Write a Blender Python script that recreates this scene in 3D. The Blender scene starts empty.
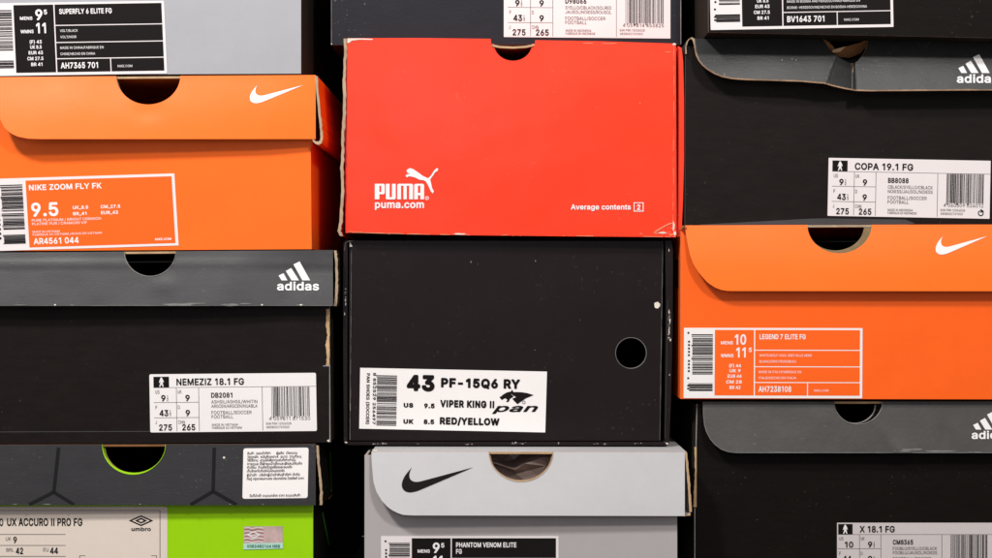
import bpy, math, random
from mathutils import Vector
from mathutils.geometry import tessellate_polygon
random.seed(7)
SC = bpy.context.scene
COL = SC.collection
S = 0.0006          # metres per photo pixel on the front plane of the stacks
D = 0.9             # camera distance to that plane
H0 = 0.24           # camera height above the floor
MM = 0.001

# ------------------------------------------------------------------ materials
def mat(name, col, rough=0.5, spec=0.4, coat=0.0, fine=0.0, low=0.0, mott=0.0, dust=0.0, grain=None, dustcol=(.55, .53, .5), coatr=.25):
    m = bpy.data.materials.new(name); m.use_nodes = True
    nt = m.node_tree; N = nt.nodes; L = nt.links
    b = N['Principled BSDF']
    b.inputs['Roughness'].default_value = rough
    b.inputs['Specular IOR Level'].default_value = spec
    b.inputs['Coat Weight'].default_value = coat
    b.inputs['Coat Roughness'].default_value = coatr
    c = (*col, 1)
    b.inputs['Base Color'].default_value = c
    tc = N.new('ShaderNodeTexCoord')
    out = None
    if mott or dust:
        n = N.new('ShaderNodeTexNoise'); n.inputs['Scale'].default_value = 60; n.inputs['Detail'].default_value = 6
        n.inputs['Roughness'].default_value = .7
        mp = N.new('ShaderNodeMapping'); mp.inputs['Scale'].default_value = grain or (1, 1, 1)
        L.new(tc.outputs['Object'], mp.inputs[0]); L.new(mp.outputs[0], n.inputs[0])
        r = N.new('ShaderNodeMapRange'); r.inputs[1].default_value = .3; r.inputs[2].default_value = .7
        r.inputs[3].default_value = 1 - mott; r.inputs[4].default_value = 1 + mott
        L.new(n.outputs[0], r.inputs[0])
        mx = N.new('ShaderNodeMix'); mx.data_type = 'RGBA'; mx.blend_type = 'MULTIPLY'; mx.inputs[0].default_value = 1
        mx.inputs[6].default_value = c; L.new(r.outputs[0], mx.inputs[7])
        out = mx.outputs[2]
    if dust:
        n2 = N.new('ShaderNodeTexNoise'); n2.inputs['Scale'].default_value = 420; n2.inputs['Detail'].default_value = 2
        L.new(tc.outputs['Object'], n2.inputs[0])
        n3 = N.new('ShaderNodeTexNoise'); n3.inputs['Scale'].default_value = 25
        L.new(tc.outputs['Object'], n3.inputs[0])
        ad = N.new('ShaderNodeMath'); ad.operation = 'MULTIPLY_ADD'; ad.inputs[1].default_value = .35
        L.new(n3.outputs[0], ad.inputs[0]); L.new(n2.outputs[0], ad.inputs[2])
        r2 = N.new('ShaderNodeMapRange'); r2.inputs[1].default_value = .875; r2.inputs[2].default_value = .97
        r2.inputs[3].default_value = 0; r2.inputs[4].default_value = dust
        L.new(ad.outputs[0], r2.inputs[0])
        m2 = N.new('ShaderNodeMix'); m2.data_type = 'RGBA'
        L.new(r2.outputs[0], m2.inputs[0]); L.new(out, m2.inputs[6]); m2.inputs[7].default_value = (*dustcol, 1)
        out = m2.outputs[2]
    if out: L.new(out, b.inputs['Base Color'])
    prev = None
    if low:
        n = N.new('ShaderNodeTexNoise'); n.inputs['Scale'].default_value = 14; n.inputs['Detail'].default_value = 2
        L.new(tc.outputs['Object'], n.inputs[0])
        bp = N.new('ShaderNodeBump'); bp.inputs['Strength'].default_value = 1; bp.inputs['Distance'].default_value = low
        L.new(n.outputs[0], bp.inputs['Height']); prev = bp
    if fine:
        n = N.new('ShaderNodeTexNoise'); n.inputs['Scale'].default_value = 300; n.inputs['Detail'].default_value = 4
        mp = N.new('ShaderNodeMapping'); mp.inputs['Scale'].default_value = grain or (1, 1, 1)
        L.new(tc.outputs['Object'], mp.inputs[0]); L.new(mp.outputs[0], n.inputs[0])
        bp = N.new('ShaderNodeBump'); bp.inputs['Strength'].default_value = 1; bp.inputs['Distance'].default_value = fine
        L.new(n.outputs[0], bp.inputs['Height'])
        if prev: L.new(prev.outputs[0], bp.inputs['Normal'])
        prev = bp
    if prev: L.new(prev.outputs[0], b.inputs['Normal'])
    # light wear: a little change of gloss
    if rough < .7:
        n = N.new('ShaderNodeTexNoise'); n.inputs['Scale'].default_value = 22; n.inputs['Detail'].default_value = 5
        L.new(tc.outputs['Object'], n.inputs[0])
        r = N.new('ShaderNodeMapRange'); r.inputs[3].default_value = rough - .08; r.inputs[4].default_value = rough + .1
        L.new(n.outputs[0], r.inputs[0]); L.new(r.outputs[0], b.inputs['Roughness'])
    return m

G = (1, 1, 3.2)
M = dict(
    orange=mat('orange_card', (.97, .148, .009), .5, .25, fine=.00003, low=.0012, mott=.03),
    orange_lid=mat('orange_lid_card', (.97, .160, .006), .45, .28, fine=.00003, low=.0010, mott=.03),
    orange_deep=mat('deep_orange_card', (.97, .125, .007), .5, .25, fine=.00003, low=.0012, mott=.03),
    red=mat('red_card', (.95, .043, .010), .32, .32, fine=.00002, low=.0022, mott=.03, dust=.10, dustcol=(.9, .4, .3)),
    black=mat('black_card', (.0115, .0088, .0080), .5, .08, fine=.00006, low=.0012, mott=.2, dust=.04, grain=G),
    lifted_black=mat('lifted_black_card', (.044, .043, .045), .42, .4, fine=.00004, low=.0022, mott=.14, dust=.05, grain=G),  # black lid lightened; the light its tilt catches is put into the colour
    lit_warm_black=mat('lit_warm_black_card', (.054, .051, .049), .45, .4, fine=.00008, low=.0022, mott=.16, dust=.08, grain=(1,1,1.4)),  # warmer black for a lid, its catch of light painted in
    shaded_black=mat('shaded_black_card', (.0070, .0050, .0043), .5, .08, fine=.00006, low=.0012, mott=.2, dust=.06, grain=G),  # darker black: weaker light on the right stack put into the colour
    blue_black=mat('blue_black_card', (.012, .0125, .018), .5, .2, fine=.00008, low=.0012, mott=.15, dust=.14, grain=G),
    gloss_black=mat('satin_black_card', (.0112, .0068, .0074), .4, .1, coat=.12, fine=.00002, low=.0020, mott=.12, dust=.03, coatr=.3),
    lit_black=mat('lit_black_card', (.021, .0215, .0215), .45, .45, fine=.00007, low=.0022, mott=.2, dust=.12, grain=G),  # dented black lid, painted lighter for the light on its flap
    dark_lid=mat('dark_lid_card', (.020, .0195, .0215), .42, .4, fine=.00006, low=.0014, mott=.15, dust=.06, grain=G),
    hexline=mat('black_gloss_print', (.007, .007, .008), .5, .15),
    grey=mat('cool_grey_card', (.36, .36, .385), .5, .35, fine=.00003, low=.001, mott=.03),
    greybody=mat('warm_grey_card', (.42, .392, .388), .5, .35, fine=.00003, low=.001, mott=.03),
    greylid=mat('pale_grey_card', (.515, .51, .515), .45, .4, fine=.00003, low=.0012, mott=.03),
    green=mat('lime_green_card', (.32, .66, .001), .5, .2, fine=.00002, low=.001, mott=.03),
    kraft=mat('kraft_board', (.50, .33, .18), .85, .2, fine=.0002, mott=.3),
    kraftdark=mat('brown_torn_board', (.22, .10, .04), .85, .2, fine=.0002, mott=.35),
    kraftdim=mat('khaki_board', (.26, .185, .095), .85, .2, mott=.3),
    kraftrim=mat('brown_cut_edge', (.30, .19, .12), .85, .2, mott=.45),
    kraftpale=mat('pale_board_edge', (.42, .31, .205), .85, .2, fine=.0002, mott=.35),
    core=mat('grey_board_core', (.30, .28, .26), .85, .2, mott=.35),
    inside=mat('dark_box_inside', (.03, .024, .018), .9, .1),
    chip=mat('white_chip', (.72, .66, .56), .8, .2, mott=.25),
    redchip=mat('pale_red_wear', (.85, .25, .14), .7, .3, mott=.3),
    greychip=mat('rubbed_grey_wear', (.16, .155, .15), .7, .3, mott=.4),
    paper=mat('white_paper', (.84, .805, .79), .55, .3, mott=.015, low=.0004),
    paperpink=mat('pinkish_paper', (.77, .715, .71), .55, .3, mott=.015, low=.0004),
    papergrey=mat('greyish_paper', (.60, .55, .54), .55, .3, mott=.015, low=.0004),
    cream=mat('cream_paper', (.72, .63, .55), .55, .3, mott=.02, low=.0004),
    inkblack=mat('black_ink', (.008, .006, .006), .6, .1),
    inkgrey=mat('grey_ink', (.12, .105, .105), .6, .3),
    inkwhite=mat('white_ink', (.82, .80, .80), .55, .3),
    inkorange=mat('orange_ink', (.96, .128, .010), .5, .2),
    holo=mat('hologram_foil', (.50, .36, .34), .35, .6, mott=.4),
    holored=mat('dark_red_ink', (.32, .05, .05), .6, .3),
    mint=mat('mint_paper', (.45, .72, .60), .6, .3),
    teal=mat('dark_teal_ink', (.02, .14, .11), .6, .3),
    tissue=mat('plum_tissue', (.27, .195, .17), .3, .7, low=.0006, mott=.05),
    greenline=mat('green_line_print', (.05, .30, .02), .5, .3),
    wall=mat('dark_backdrop', (.012, .011, .011), .8, .1, mott=.2),
)

# ------------------------------------------------------------------ space
def at(px, py, Y):
    f = (D + Y) / D
    return Vector(((px - 496) * S * f, Y, (279 - py) * S * f + H0))

class Face:
    def __init__(s, Y, disp=None): s.Y = Y * MM; s.disp = disp
    def pt(s, px, py, lift=0.0):
        d = s.disp(px, py) * MM if s.disp else 0
        return at(px, py, s.Y - d - lift)

def pl(pts):
    def f(x):
        if x <= pts[0][0]: return pts[0][1]
        for (a, b), (c, d) in zip(pts, pts[1:]):
            if x <= c: return b + (d - b) * (x - a) / (c - a) if c > a else d
        return pts[-1][1]
    return f

class MB:
    def __init__(s): s.v = []; s.f = []; s.m = []; s.sm = []; s.mats = []
    def mi(s, name):
        if name not in s.mats: s.mats.append(name)
        return s.mats.index(name)
    def add(s, vs, fs, m, smooth=False):
        o = len(s.v); s.v += [Vector(v) for v in vs]; k = s.mi(m)
        for f in fs: s.f.append([i + o for i in f]); s.m.append(k); s.sm.append(smooth)
    def poly(s, pts, face, m, lift=.0002, holes=()):
        """flat print lying on a face, pts in photo pixels"""
        loops = [list(pts)] + [list(h) for h in holes]
        tri = tessellate_polygon([[Vector((x, y, 0)) for x, y in l] for l in loops])
        al = [p for l in loops for p in l]
        vs = [face.pt(x, y, lift) for x, y in al]
        fs = []
        for t in tri:
            t = list(t)
            a, b, c = [al[i] for i in t]
            if (b[0]-a[0])*(c[1]-a[1]) - (b[1]-a[1])*(c[0]-a[0]) > 0: t.reverse()
            fs.append(t)
        s.add(vs, fs, m)
    def rect(s, x0, y0, x1, y1, face, m, lift=.0002): s.poly([(x0, y0), (x1, y0), (x1, y1), (x0, y1)], face, m, lift)
    def panel(s, outer, face, thick, mf, me, holes=(), yoff=0.0, lift=0.0):
        """board cut to outline outer (photo px on the face), extruded straight back"""
        loops = [list(outer)] + [list(h) for h in holes]
        tri = tessellate_polygon([[Vector((x, y, 0)) for x, y in l] for l in loops])
        al = [p for l in loops for p in l]
        fr = [face.pt(x, y, lift) + Vector((0, yoff, 0)) for x, y in al]
        bk = [p + Vector((0, thick, 0)) for p in fr]
        fs = []
        for t in tri:
            t = list(t); a, b, c = [al[i] for i in t]
            if (b[0]-a[0])*(c[1]-a[1]) - (b[1]-a[1])*(c[0]-a[0]) > 0: t.reverse()
            fs.append(t)
        s.add(fr, fs, mf)
        s.add(bk, [list(reversed(f)) for f in fs], me)
        o = 0
        for l in loops:
            n = len(l)
            vs = [];
            for i in range(n): vs += [fr[o+i], bk[o+i]]
            s.add(vs, [[2*i, 2*i+1, 2*((i+1) % n)+1, 2*((i+1) % n)] for i in range(n)], me)
            o += n
    def flap(s, xs, yt, yb, rows, face, thick, mf, me):
        n = len(xs); fr = []; bk = []
        for x in xs:
            a, b = yt(x), yb(x)
            for j in range(rows + 1):
                p = face.pt(x, a + (b - a) * j / rows); fr.append(p); bk.append(p + Vector((0, thick, 0)))
        R = rows + 1
        q = [[i*R+j, i*R+j+1, (i+1)*R+j+1, (i+1)*R+j] for i in range(n-1) for j in range(rows)]
        s.add(fr, q, mf, True); s.add(bk, [list(reversed(f)) for f in q], me, True)
        loop = [i*R for i in range(n)] + [(n-1)*R+j for j in range(1, R)] + [i*R+rows for i in range(n-2, -1, -1)] + [j for j in range(rows-1, 0, -1)]
        vs = []
        for i in loop: vs += [fr[i], bk[i]]
        k = len(loop)
        s.add(vs, [[2*i, 2*((i+1) % k), 2*((i+1) % k)+1, 2*i+1] for i in range(k)], me)
    def blob(s, cx, cy, rx, ry, face, m, lift=.00025, n=14, rough=.45, seed=None):
        r = random.Random(seed if seed is not None else int(cx*7+cy*13))
        s.poly([(cx + rx*math.cos(2*math.pi*i/n)*(1-rough*r.random()), cy + ry*math.sin(2*math.pi*i/n)*(1-rough*r.random())) for i in range(n)], face, m, lift)
    def build(s, name, parent=None, label=None):
        me = bpy.data.meshes.new(name)
        off = ORG.get(parent.name, Vector((0, 0, 0))) if parent else Vector((0, 0, 0))
        me.from_pydata([v - off for v in s.v], [], s.f)
        for k in s.mats: me.materials.append(M[k])
        me.polygons.foreach_set('material_index', s.m)
        me.polygons.foreach_set('use_smooth', s.sm)
        me.update()
        o = bpy.data.objects.new(name, me); COL.objects.link(o)
        if parent: o.parent = parent; ORG[o.name] = off
        if label: o['label'] = label
        return o
ORG = {}

def thing(name, label, cat, loc, group=None):
    o = bpy.data.objects.new(name, None); COL.objects.link(o); o.location = loc
    o.empty_display_size = .05
    o['label'] = label; o['category'] = cat
    if group: o['group'] = group
    ORG[o.name] = Vector(loc)
    return o

# ------------------------------------------------------------------ lettering
# letter outlines: advance | regular | bold | heavy contours, in thousandths of the type size
GLYPHS = {}
for ln_ in r"""'|206|73,392 78,316 128,317 137,506 134,510 74,510 69,506|51,394 54,314 61,301 76,294 126,294 136,295 147,304 152,319 160,509 151,528 136,533 71,533 51,524 46,509|
(|273|92,148 110,52 138,-22 174,-92 178,-98 232,-98 236,-92 208,-32 173,68 161,118 153,208 162,312 175,368 192,428 237,538 232,540 178,540 174,538 151,492 131,442 112,382 91,268 88,208|70,145 89,45 117,-30 158,-110 175,-120 235,-120 250,-115 258,-105 259,-90 230,-25 195,75 184,120 175,205 184,305 198,365 215,424 260,535 257,550 245,561 175,563 165,560 156,550 130,501 91,390 77,325 68,265 65,210|44,144 64,39 93,-41 141,-131 169,-145 239,-146 264,-137 282,-116 286,-101 284,-81 254,-16 219,84 209,124 201,204 210,304 223,359 239,414 286,534 279,564 259,583 234,589 174,589 155,584 137,569 107,514 66,399 52,334 42,269 39,209
)|273|37,-92 40,-98 96,-98 100,-92 135,-22 161,48 180,132 185,208 175,322 143,442 121,498 96,540 40,540 36,538 61,482 98,368 111,312 120,208 118,158 100,68 84,18|18,-110 28,-118 38,-120 98,-120 116,-110 157,-30 183,43 202,130 208,205 205,265 197,325 182,390 164,450 142,505 115,555 98,563 33,563 19,555 13,540 40,475 75,365 89,305 98,205 95,160 79,75 63,25 14,-90|-9,-116 7,-136 32,-146 102,-146 117,-142 133,-131 182,-36 209,39 228,124 234,204 231,269 222,334 207,398 189,459 164,519 137,569 122,582 107,588 22,587 1,574 -12,549 -11,524 16,464 51,354 63,304 72,209 70,164 54,84 39,34 -11,-81 -13,-101
,|187|37,-116 42,-120 82,-120 86,-116 136,72 66,70|19,-133 34,-143 84,-143 94,-141 104,-132 161,67 158,82 149,92 139,95 64,95 47,82 15,-113|
-|453|112,192 118,186 338,187 338,242 332,246 118,246 112,242|95,174 105,166 115,164 345,165 355,172 361,184 360,249 355,260 340,268 110,268 95,259 91,249 90,189|68,168 84,148 109,138 349,139 373,153 385,173 385,258 369,282 344,294 99,292 79,280 66,258 64,188
.|187|51,24 61,10 78,-3 94,-5 114,-2 128,8 140,24 142,40 139,60 128,74 114,84 94,88 78,85 63,74 52,60 49,40|30,17 46,-8 69,-23 96,-28 121,-24 145,-8 161,17 165,42 161,67 146,89 121,106 96,111 71,106 46,90 31,68 26,42|5,11 25,-24 55,-45 95,-54 130,-48 165,-25 185,6 191,41 185,76 165,107 135,128 95,137 60,130 30,111 8,81 0,41
/|249|13,-72 18,-78 72,-76 235,528 232,534 176,532|-5,-90 10,-100 70,-100 85,-95 93,-85 258,525 258,540 245,555 175,557 161,550 155,540 -9,-70|-32,-96 -11,-119 14,-126 84,-124 104,-114 117,-96 284,524 285,539 279,557 269,570 254,579 239,583 169,582 149,574 133,554 -34,-61 -36,-81
0|453|51,182 68,112 94,62 132,22 172,1 226,-8 282,1 322,22 356,57 385,112 401,176 406,252 402,326 385,396 360,446 326,482 282,508 226,517 172,508 131,486 96,451 68,396 52,332 47,256;112,239 114,312 124,362 142,404 162,432 192,451 226,458 262,451 286,435 312,404 328,366 339,312 342,256 339,196 329,146 312,104 290,76 262,58 226,52 192,58 163,76 142,104 124,146 114,196|29,179 47,104 72,54 119,3 169,-22 229,-31 288,-21 339,6 382,54 406,104 424,179 429,254 424,334 406,404 375,464 339,502 291,529 234,539 169,531 114,502 74,459 45,399 29,329 24,254;134,240 137,309 147,359 162,394 177,414 199,429 229,435 254,429 274,416 291,394 306,359 316,309 320,254 316,199 308,154 291,114 275,94 254,80 229,75 199,80 179,93 162,114 147,149 137,199|
1|393|84,364 90,359 204,443 210,444 210,4 214,-2 274,-2 278,4 277,508 200,510 86,428|65,346 77,336 97,337 188,401 188,-4 197,-19 207,-23 287,-21 297,-11 300,1 300,506 297,521 287,530 277,533 192,532 72,446 64,436 62,426 62,356|39,340 48,325 61,315 91,308 111,315 162,350 164,-15 176,-35 201,-49 281,-50 306,-40 321,-22 326,0 326,510 316,539 301,552 281,559 191,559 166,548 56,467 45,455 36,430 36,355
2|453|62,4 68,-2 388,-2 390,4 390,54 388,58 158,58 158,64 333,254 358,288 373,318 382,368 377,414 360,448 338,475 308,498 268,513 222,517 182,513 138,494 110,474 85,444 69,404 65,364 68,361 128,362 139,408 156,434 192,454 222,458 252,455 272,447 292,434 306,418 315,398 318,368 310,328 281,284 63,48|45,-14 55,-22 65,-24 390,-24 404,-19 411,-9 413,61 400,78 210,81 211,86 356,246 392,306 402,341 405,371 399,416 382,456 354,491 315,519 275,534 230,540 175,534 130,516 100,495 64,451 48,411 42,361 48,346 60,339 130,338 140,342 148,351 154,386 170,415 185,426 205,434 245,433 275,419 289,401 296,371 289,336 262,296 45,61 40,46 40,-4|18,-20 39,-43 64,-50 394,-50 414,-43 432,-25 439,-5 439,60 433,80 421,95 394,107 274,107 270,110 379,233 415,295 428,340 431,375 425,420 407,465 372,510 329,541 279,560 234,565 169,559 119,540 84,515 42,465 22,415 16,360 24,335 49,315 129,312 154,320 172,340 184,390 194,401 209,408 239,408 254,402 266,390 270,370 264,345 244,315 23,75 14,50 14,-5
3|453|47,106 50,92 69,56 94,32 132,9 172,-4 218,-8 262,-4 308,10 342,33 368,62 388,102 394,146 388,186 373,222 342,256 308,278 262,290 225,292 372,460 372,509 72,510 68,506 68,456 72,450 282,450 285,446 157,302 156,252 158,246 242,242 276,232 298,216 314,196 324,172 327,146 324,116 312,92 297,76 278,64 248,54 192,53 162,62 128,88 108,134 43,132|24,109 29,84 50,44 80,14 125,-13 170,-27 220,-31 265,-26 315,-11 360,18 387,49 411,99 417,144 410,194 392,234 360,271 320,297 278,309 275,314 393,449 396,459 396,509 394,519 385,529 370,533 70,533 51,524 46,509 46,449 50,439 60,430 230,428 235,424 135,309 133,244 140,231 150,225 235,221 265,212 295,184 303,164 305,144 300,119 285,96 265,83 240,76 195,76 160,90 144,104 130,144 115,155 35,154 21,139|-1,103 5,73 26,33 59,-2 109,-34 159,-51 219,-57 279,-50 333,-32 382,3 411,38 435,88 443,143 437,193 409,254 374,293 322,328 410,428 419,443 422,458 421,518 416,533 404,547 389,556 374,559 69,559 49,554 33,543 21,518 20,453 24,433 34,417 49,407 64,402 169,402 177,398 111,318 107,303 107,248 114,223 127,208 144,200 229,195 254,188 273,168 278,143 274,123 256,108 234,102 199,102 184,106 167,118 152,158 129,178 109,182 39,182 15,173 -1,154 -6,133
4|453|38,108 44,104 278,104 280,4 284,-2 344,-1 344,98 348,104 414,104 414,108 414,164 348,164 344,168 344,510 264,510 258,506 39,158;118,165 114,168 278,428 278,165|21,91 31,83 41,81 256,81 258,-4 266,-18 281,-24 346,-24 362,-14 367,1 367,76 371,81 416,81 431,89 437,101 437,161 433,176 421,186 371,187 367,191 367,511 356,529 346,533 261,533 251,530 241,521 20,171 16,161 16,106;156,189 256,350 256,188|-6,85 10,65 35,55 230,55 232,-5 236,-20 250,-38 270,-49 350,-50 370,-42 383,-30 393,-5 395,55 420,55 435,60 449,70 459,85 463,100 463,165 455,190 440,205 425,212 393,215 393,510 388,530 375,547 350,559 260,559 240,554 223,540 -5,180 -10,160 -10,100;205,213 202,215 230,261 232,215
5|453|63,102 81,62 108,30 144,8 178,-4 218,-8 268,-2 308,13 344,40 368,72 386,116 392,162 390,196 378,235 365,262 345,286 323,306 294,323 234,335 178,327 137,306 154,450 364,450 368,456 368,506 364,510 98,510 94,506 66,256 68,252 128,245 164,265 194,274 218,275 248,271 278,257 297,242 312,222 323,192 326,162 323,132 310,102 295,82 278,68 248,54 198,53 174,61 138,91 130,106 124,129 118,132 64,132 59,126|41,99 44,84 62,49 91,15 131,-11 171,-25 221,-31 276,-24 321,-6 361,25 392,69 408,109 415,159 411,206 402,239 383,274 361,303 337,324 301,344 266,354 231,358 166,346 164,349 172,424 176,428 366,428 381,433 389,444 390,454 389,514 381,528 366,533 96,533 77,524 72,509 44,259 48,239 61,230 131,222 172,244 196,251 241,250 265,239 291,212 300,189 303,159 294,119 281,99 262,84 241,76 201,76 181,84 156,106 141,145 126,154 61,154 46,149 36,134|15,98 20,73 40,35 71,-2 115,-32 165,-50 220,-57 280,-50 335,-28 381,8 413,53 434,108 441,168 437,208 424,253 405,288 385,315 345,350 315,366 275,379 230,384 194,383 195,398 200,402 370,402 397,413 412,433 416,453 415,518 410,533 397,548 370,559 95,559 75,554 59,543 47,518 18,263 18,243 24,228 35,215 50,206 125,196 145,199 170,214 200,225 235,224 250,218 269,198 277,158 270,129 260,116 240,103 210,101 195,106 180,118 165,155 145,174 125,180 50,179 28,168 13,148 10,128
6|453|67,116 82,74 108,40 142,13 182,-3 228,-8 272,-3 312,14 342,36 369,72 385,112 390,162 385,202 372,237 348,272 318,296 278,311 232,315 212,313 181,302 322,506 318,510 252,510 248,506 102,289 80,242 67,202 63,162;128,148 129,186 142,216 152,232 172,249 198,260 228,263 252,261 278,250 300,232 313,212 323,186 325,156 323,132 313,102 293,76 278,64 252,53 228,50 202,53 172,66 153,82 140,102 130,126|45,114 62,64 91,24 130,-6 180,-25 225,-31 280,-24 320,-8 356,19 387,59 407,104 413,159 407,209 390,253 362,289 325,317 285,332 234,339 344,499 345,514 335,529 325,533 250,533 239,529 230,519 82,299 58,249 45,204 40,164;150,149 151,179 160,204 185,230 205,239 245,239 265,231 284,214 301,179 300,134 293,114 279,94 265,83 245,75 225,72 205,75 173,94 159,114|19,113 39,52 74,4 119,-29 169,-49 224,-57 284,-50 334,-30 382,8 411,48 432,98 439,158 433,213 414,263 380,308 339,339 282,363 369,492 370,523 353,548 329,559 249,559 229,553 211,538 61,313 34,259 19,208 14,168;179,135 175,158 178,178 184,193 199,208 214,213 239,213 264,198 275,173 275,143 268,123 254,107 229,99 209,102 191,113
7|453|60,454 66,450 321,448 97,4 100,-2 166,-1 392,448 392,508 66,510 60,508|41,441 51,431 63,428 285,426 74,6 75,-9 88,-22 173,-23 187,-9 413,440 414,516 408,526 393,533 58,533 45,526 38,511|15,435 28,415 52,403 243,400 54,25 47,5 54,-25 77,-46 97,-50 182,-47 197,-38 208,-25 437,430 441,450 438,525 422,548 397,559 52,558 27,545 15,525 12,455
8|453|55,96 73,62 100,32 136,10 180,-4 230,-8 276,-3 316,9 352,32 379,62 397,96 402,132 398,166 390,192 372,222 352,242 329,256 303,266 334,282 360,306 377,342 383,376 376,422 362,452 336,480 306,500 270,512 226,517 186,513 146,499 112,476 89,452 73,416 69,382 75,342 92,306 116,283 150,266 126,258 100,242 80,222 64,196 54,166 51,136;120,114 117,142 121,166 131,186 148,206 166,219 196,230 226,233 250,231 282,222 304,206 318,192 332,162 335,136 331,112 321,92 306,75 286,62 260,54 226,51 196,53 168,62 146,76 131,92;136,368 139,402 148,422 160,436 196,454 226,458 256,454 292,436 308,416 317,376 312,346 306,332 290,313 256,295 226,292 200,294 180,301 160,314 146,333|32,99 54,49 86,14 127,-11 173,-25 228,-31 278,-26 323,-12 368,15 398,49 419,94 425,134 421,169 409,204 391,234 354,269 378,294 398,333 406,384 398,429 380,464 353,495 318,519 278,533 223,540 178,534 135,519 98,495 71,464 52,424 47,374 56,329 74,294 98,269 63,236 43,204 31,164 28,134;143,118 139,139 150,174 168,193 198,207 228,211 273,201 299,179 309,159 313,139 302,104 278,84 253,76 223,73 178,82 158,95;158,369 160,394 176,419 193,429 223,435 248,433 278,419 288,405 294,379 291,354 278,333 258,320 228,314 203,317 178,329 165,344|7,93 10,78 32,35 67,-4 117,-35 172,-52 232,-57 287,-51 332,-37 382,-7 415,28 442,79 451,138 446,178 434,213 413,248 395,268 395,273 424,328 432,383 422,438 402,478 372,513 322,545 277,560 222,566 172,560 124,543 82,515 52,483 28,433 20,378 28,328 58,268 40,248 21,218 6,178 2,133;167,130 167,148 178,168 192,178 222,184 247,182 268,173 281,158 286,138 282,122 272,111 252,102 227,99 187,107 172,118;187,359 184,373 186,388 192,398 202,405 222,409 242,408 257,401 265,393 267,363 252,346 237,341 212,341 196,348
9|453|66,308 82,268 103,238 138,212 172,198 218,194 238,194 268,204 131,4 132,-2 198,-2 202,1 317,168 351,224 374,268 386,308 390,348 385,394 370,434 342,470 312,494 272,511 222,517 182,512 148,497 108,468 82,434 67,394 63,354;128,345 130,378 141,408 172,443 202,456 252,456 278,445 297,428 311,408 323,378 323,324 312,296 298,274 282,262 252,248 228,245 202,248 172,260 141,294 130,324|45,301 63,256 94,216 125,193 165,177 216,171 110,13 106,1 111,-14 125,-23 205,-23 219,-14 335,155 370,211 395,260 409,306 413,346 407,401 389,446 363,481 320,516 275,534 230,540 175,533 130,514 95,488 63,446 45,401 40,351;150,346 153,376 160,396 185,424 205,433 245,434 265,426 282,411 300,376 301,331 292,306 270,281 245,270 210,270 185,279 160,306|18,300 39,245 69,203 113,170 169,146 84,20 80,-5 87,-25 100,-40 119,-49 214,-48 230,-40 243,-25 359,144 394,200 419,250 434,300 439,340 433,405 413,455 384,497 334,538 284,558 234,565 169,558 119,538 81,510 41,460 20,405 14,355;179,330 176,350 178,370 184,385 199,402 214,408 239,408 254,402 268,385 275,370 275,335 267,315 254,301 229,294 209,297 189,310
:|187|51,24 61,10 78,-3 94,-5 114,-2 128,8 140,24 142,40 139,60 128,74 114,84 94,88 78,85 63,74 52,60 49,40;51,300 61,284 78,272 94,270 114,273 128,283 140,300 142,314 139,334 129,350 114,360 94,363 78,361 62,350 52,334 49,314|30,17 46,-8 69,-23 96,-28 121,-24 145,-8 161,17 165,42 161,67 146,89 121,106 96,111 71,106 46,90 31,68 26,42;30,292 46,267 69,252 96,247 121,251 145,267 161,292 165,317 161,342 146,365 121,382 96,386 71,382 46,366 31,343 26,317|
A|479|16,4 20,-2 84,-2 134,136 140,140 340,140 344,137 394,-1 460,-2 463,4 274,510 199,508;160,201 240,448 321,204 314,200|-3,-14 7,-22 17,-24 87,-24 100,-19 107,-9 151,116 157,118 327,117 373,-9 380,-19 392,-24 467,-24 478,-19 485,-9 485,11 299,516 287,530 197,533 180,521 -6,11 -8,-4;192,223 190,226 237,367 242,362 289,226 282,223|-30,-20 -14,-40 6,-49 101,-47 121,-35 131,-20 171,92 306,92 311,86 349,-20 359,-35 371,-44 391,-50 471,-49 491,-41 506,-25 513,-5 509,20 323,525 315,540 301,552 281,559 196,559 176,552 158,535 -32,15 -34,-5;226,250 236,279 241,282 252,250
B|456|58,4 64,-2 244,-2 304,3 344,16 374,35 402,68 414,98 419,138 415,174 404,203 385,228 364,246 338,259 318,264 358,286 388,318 396,344 399,374 396,408 382,444 358,471 328,493 288,506 244,510 58,508;128,58 128,230 278,226 308,214 324,204 340,184 351,158 353,134 346,104 328,81 294,64 248,59;128,286 128,450 244,450 284,444 314,425 328,404 334,368 331,348 322,328 304,308 288,298 264,289|41,-14 51,-22 61,-24 246,-24 306,-19 353,-4 391,20 421,56 437,96 442,131 438,176 421,218 401,245 375,266 406,306 418,336 422,376 417,416 400,456 376,486 341,512 296,527 241,533 61,533 51,531 39,521 36,506 36,1;151,81 151,207 271,205 296,196 321,171 328,156 330,136 327,116 311,97 286,86 246,81;151,309 151,428 236,428 271,423 296,411 306,396 312,371 308,351 295,331 276,317 236,309|
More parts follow.
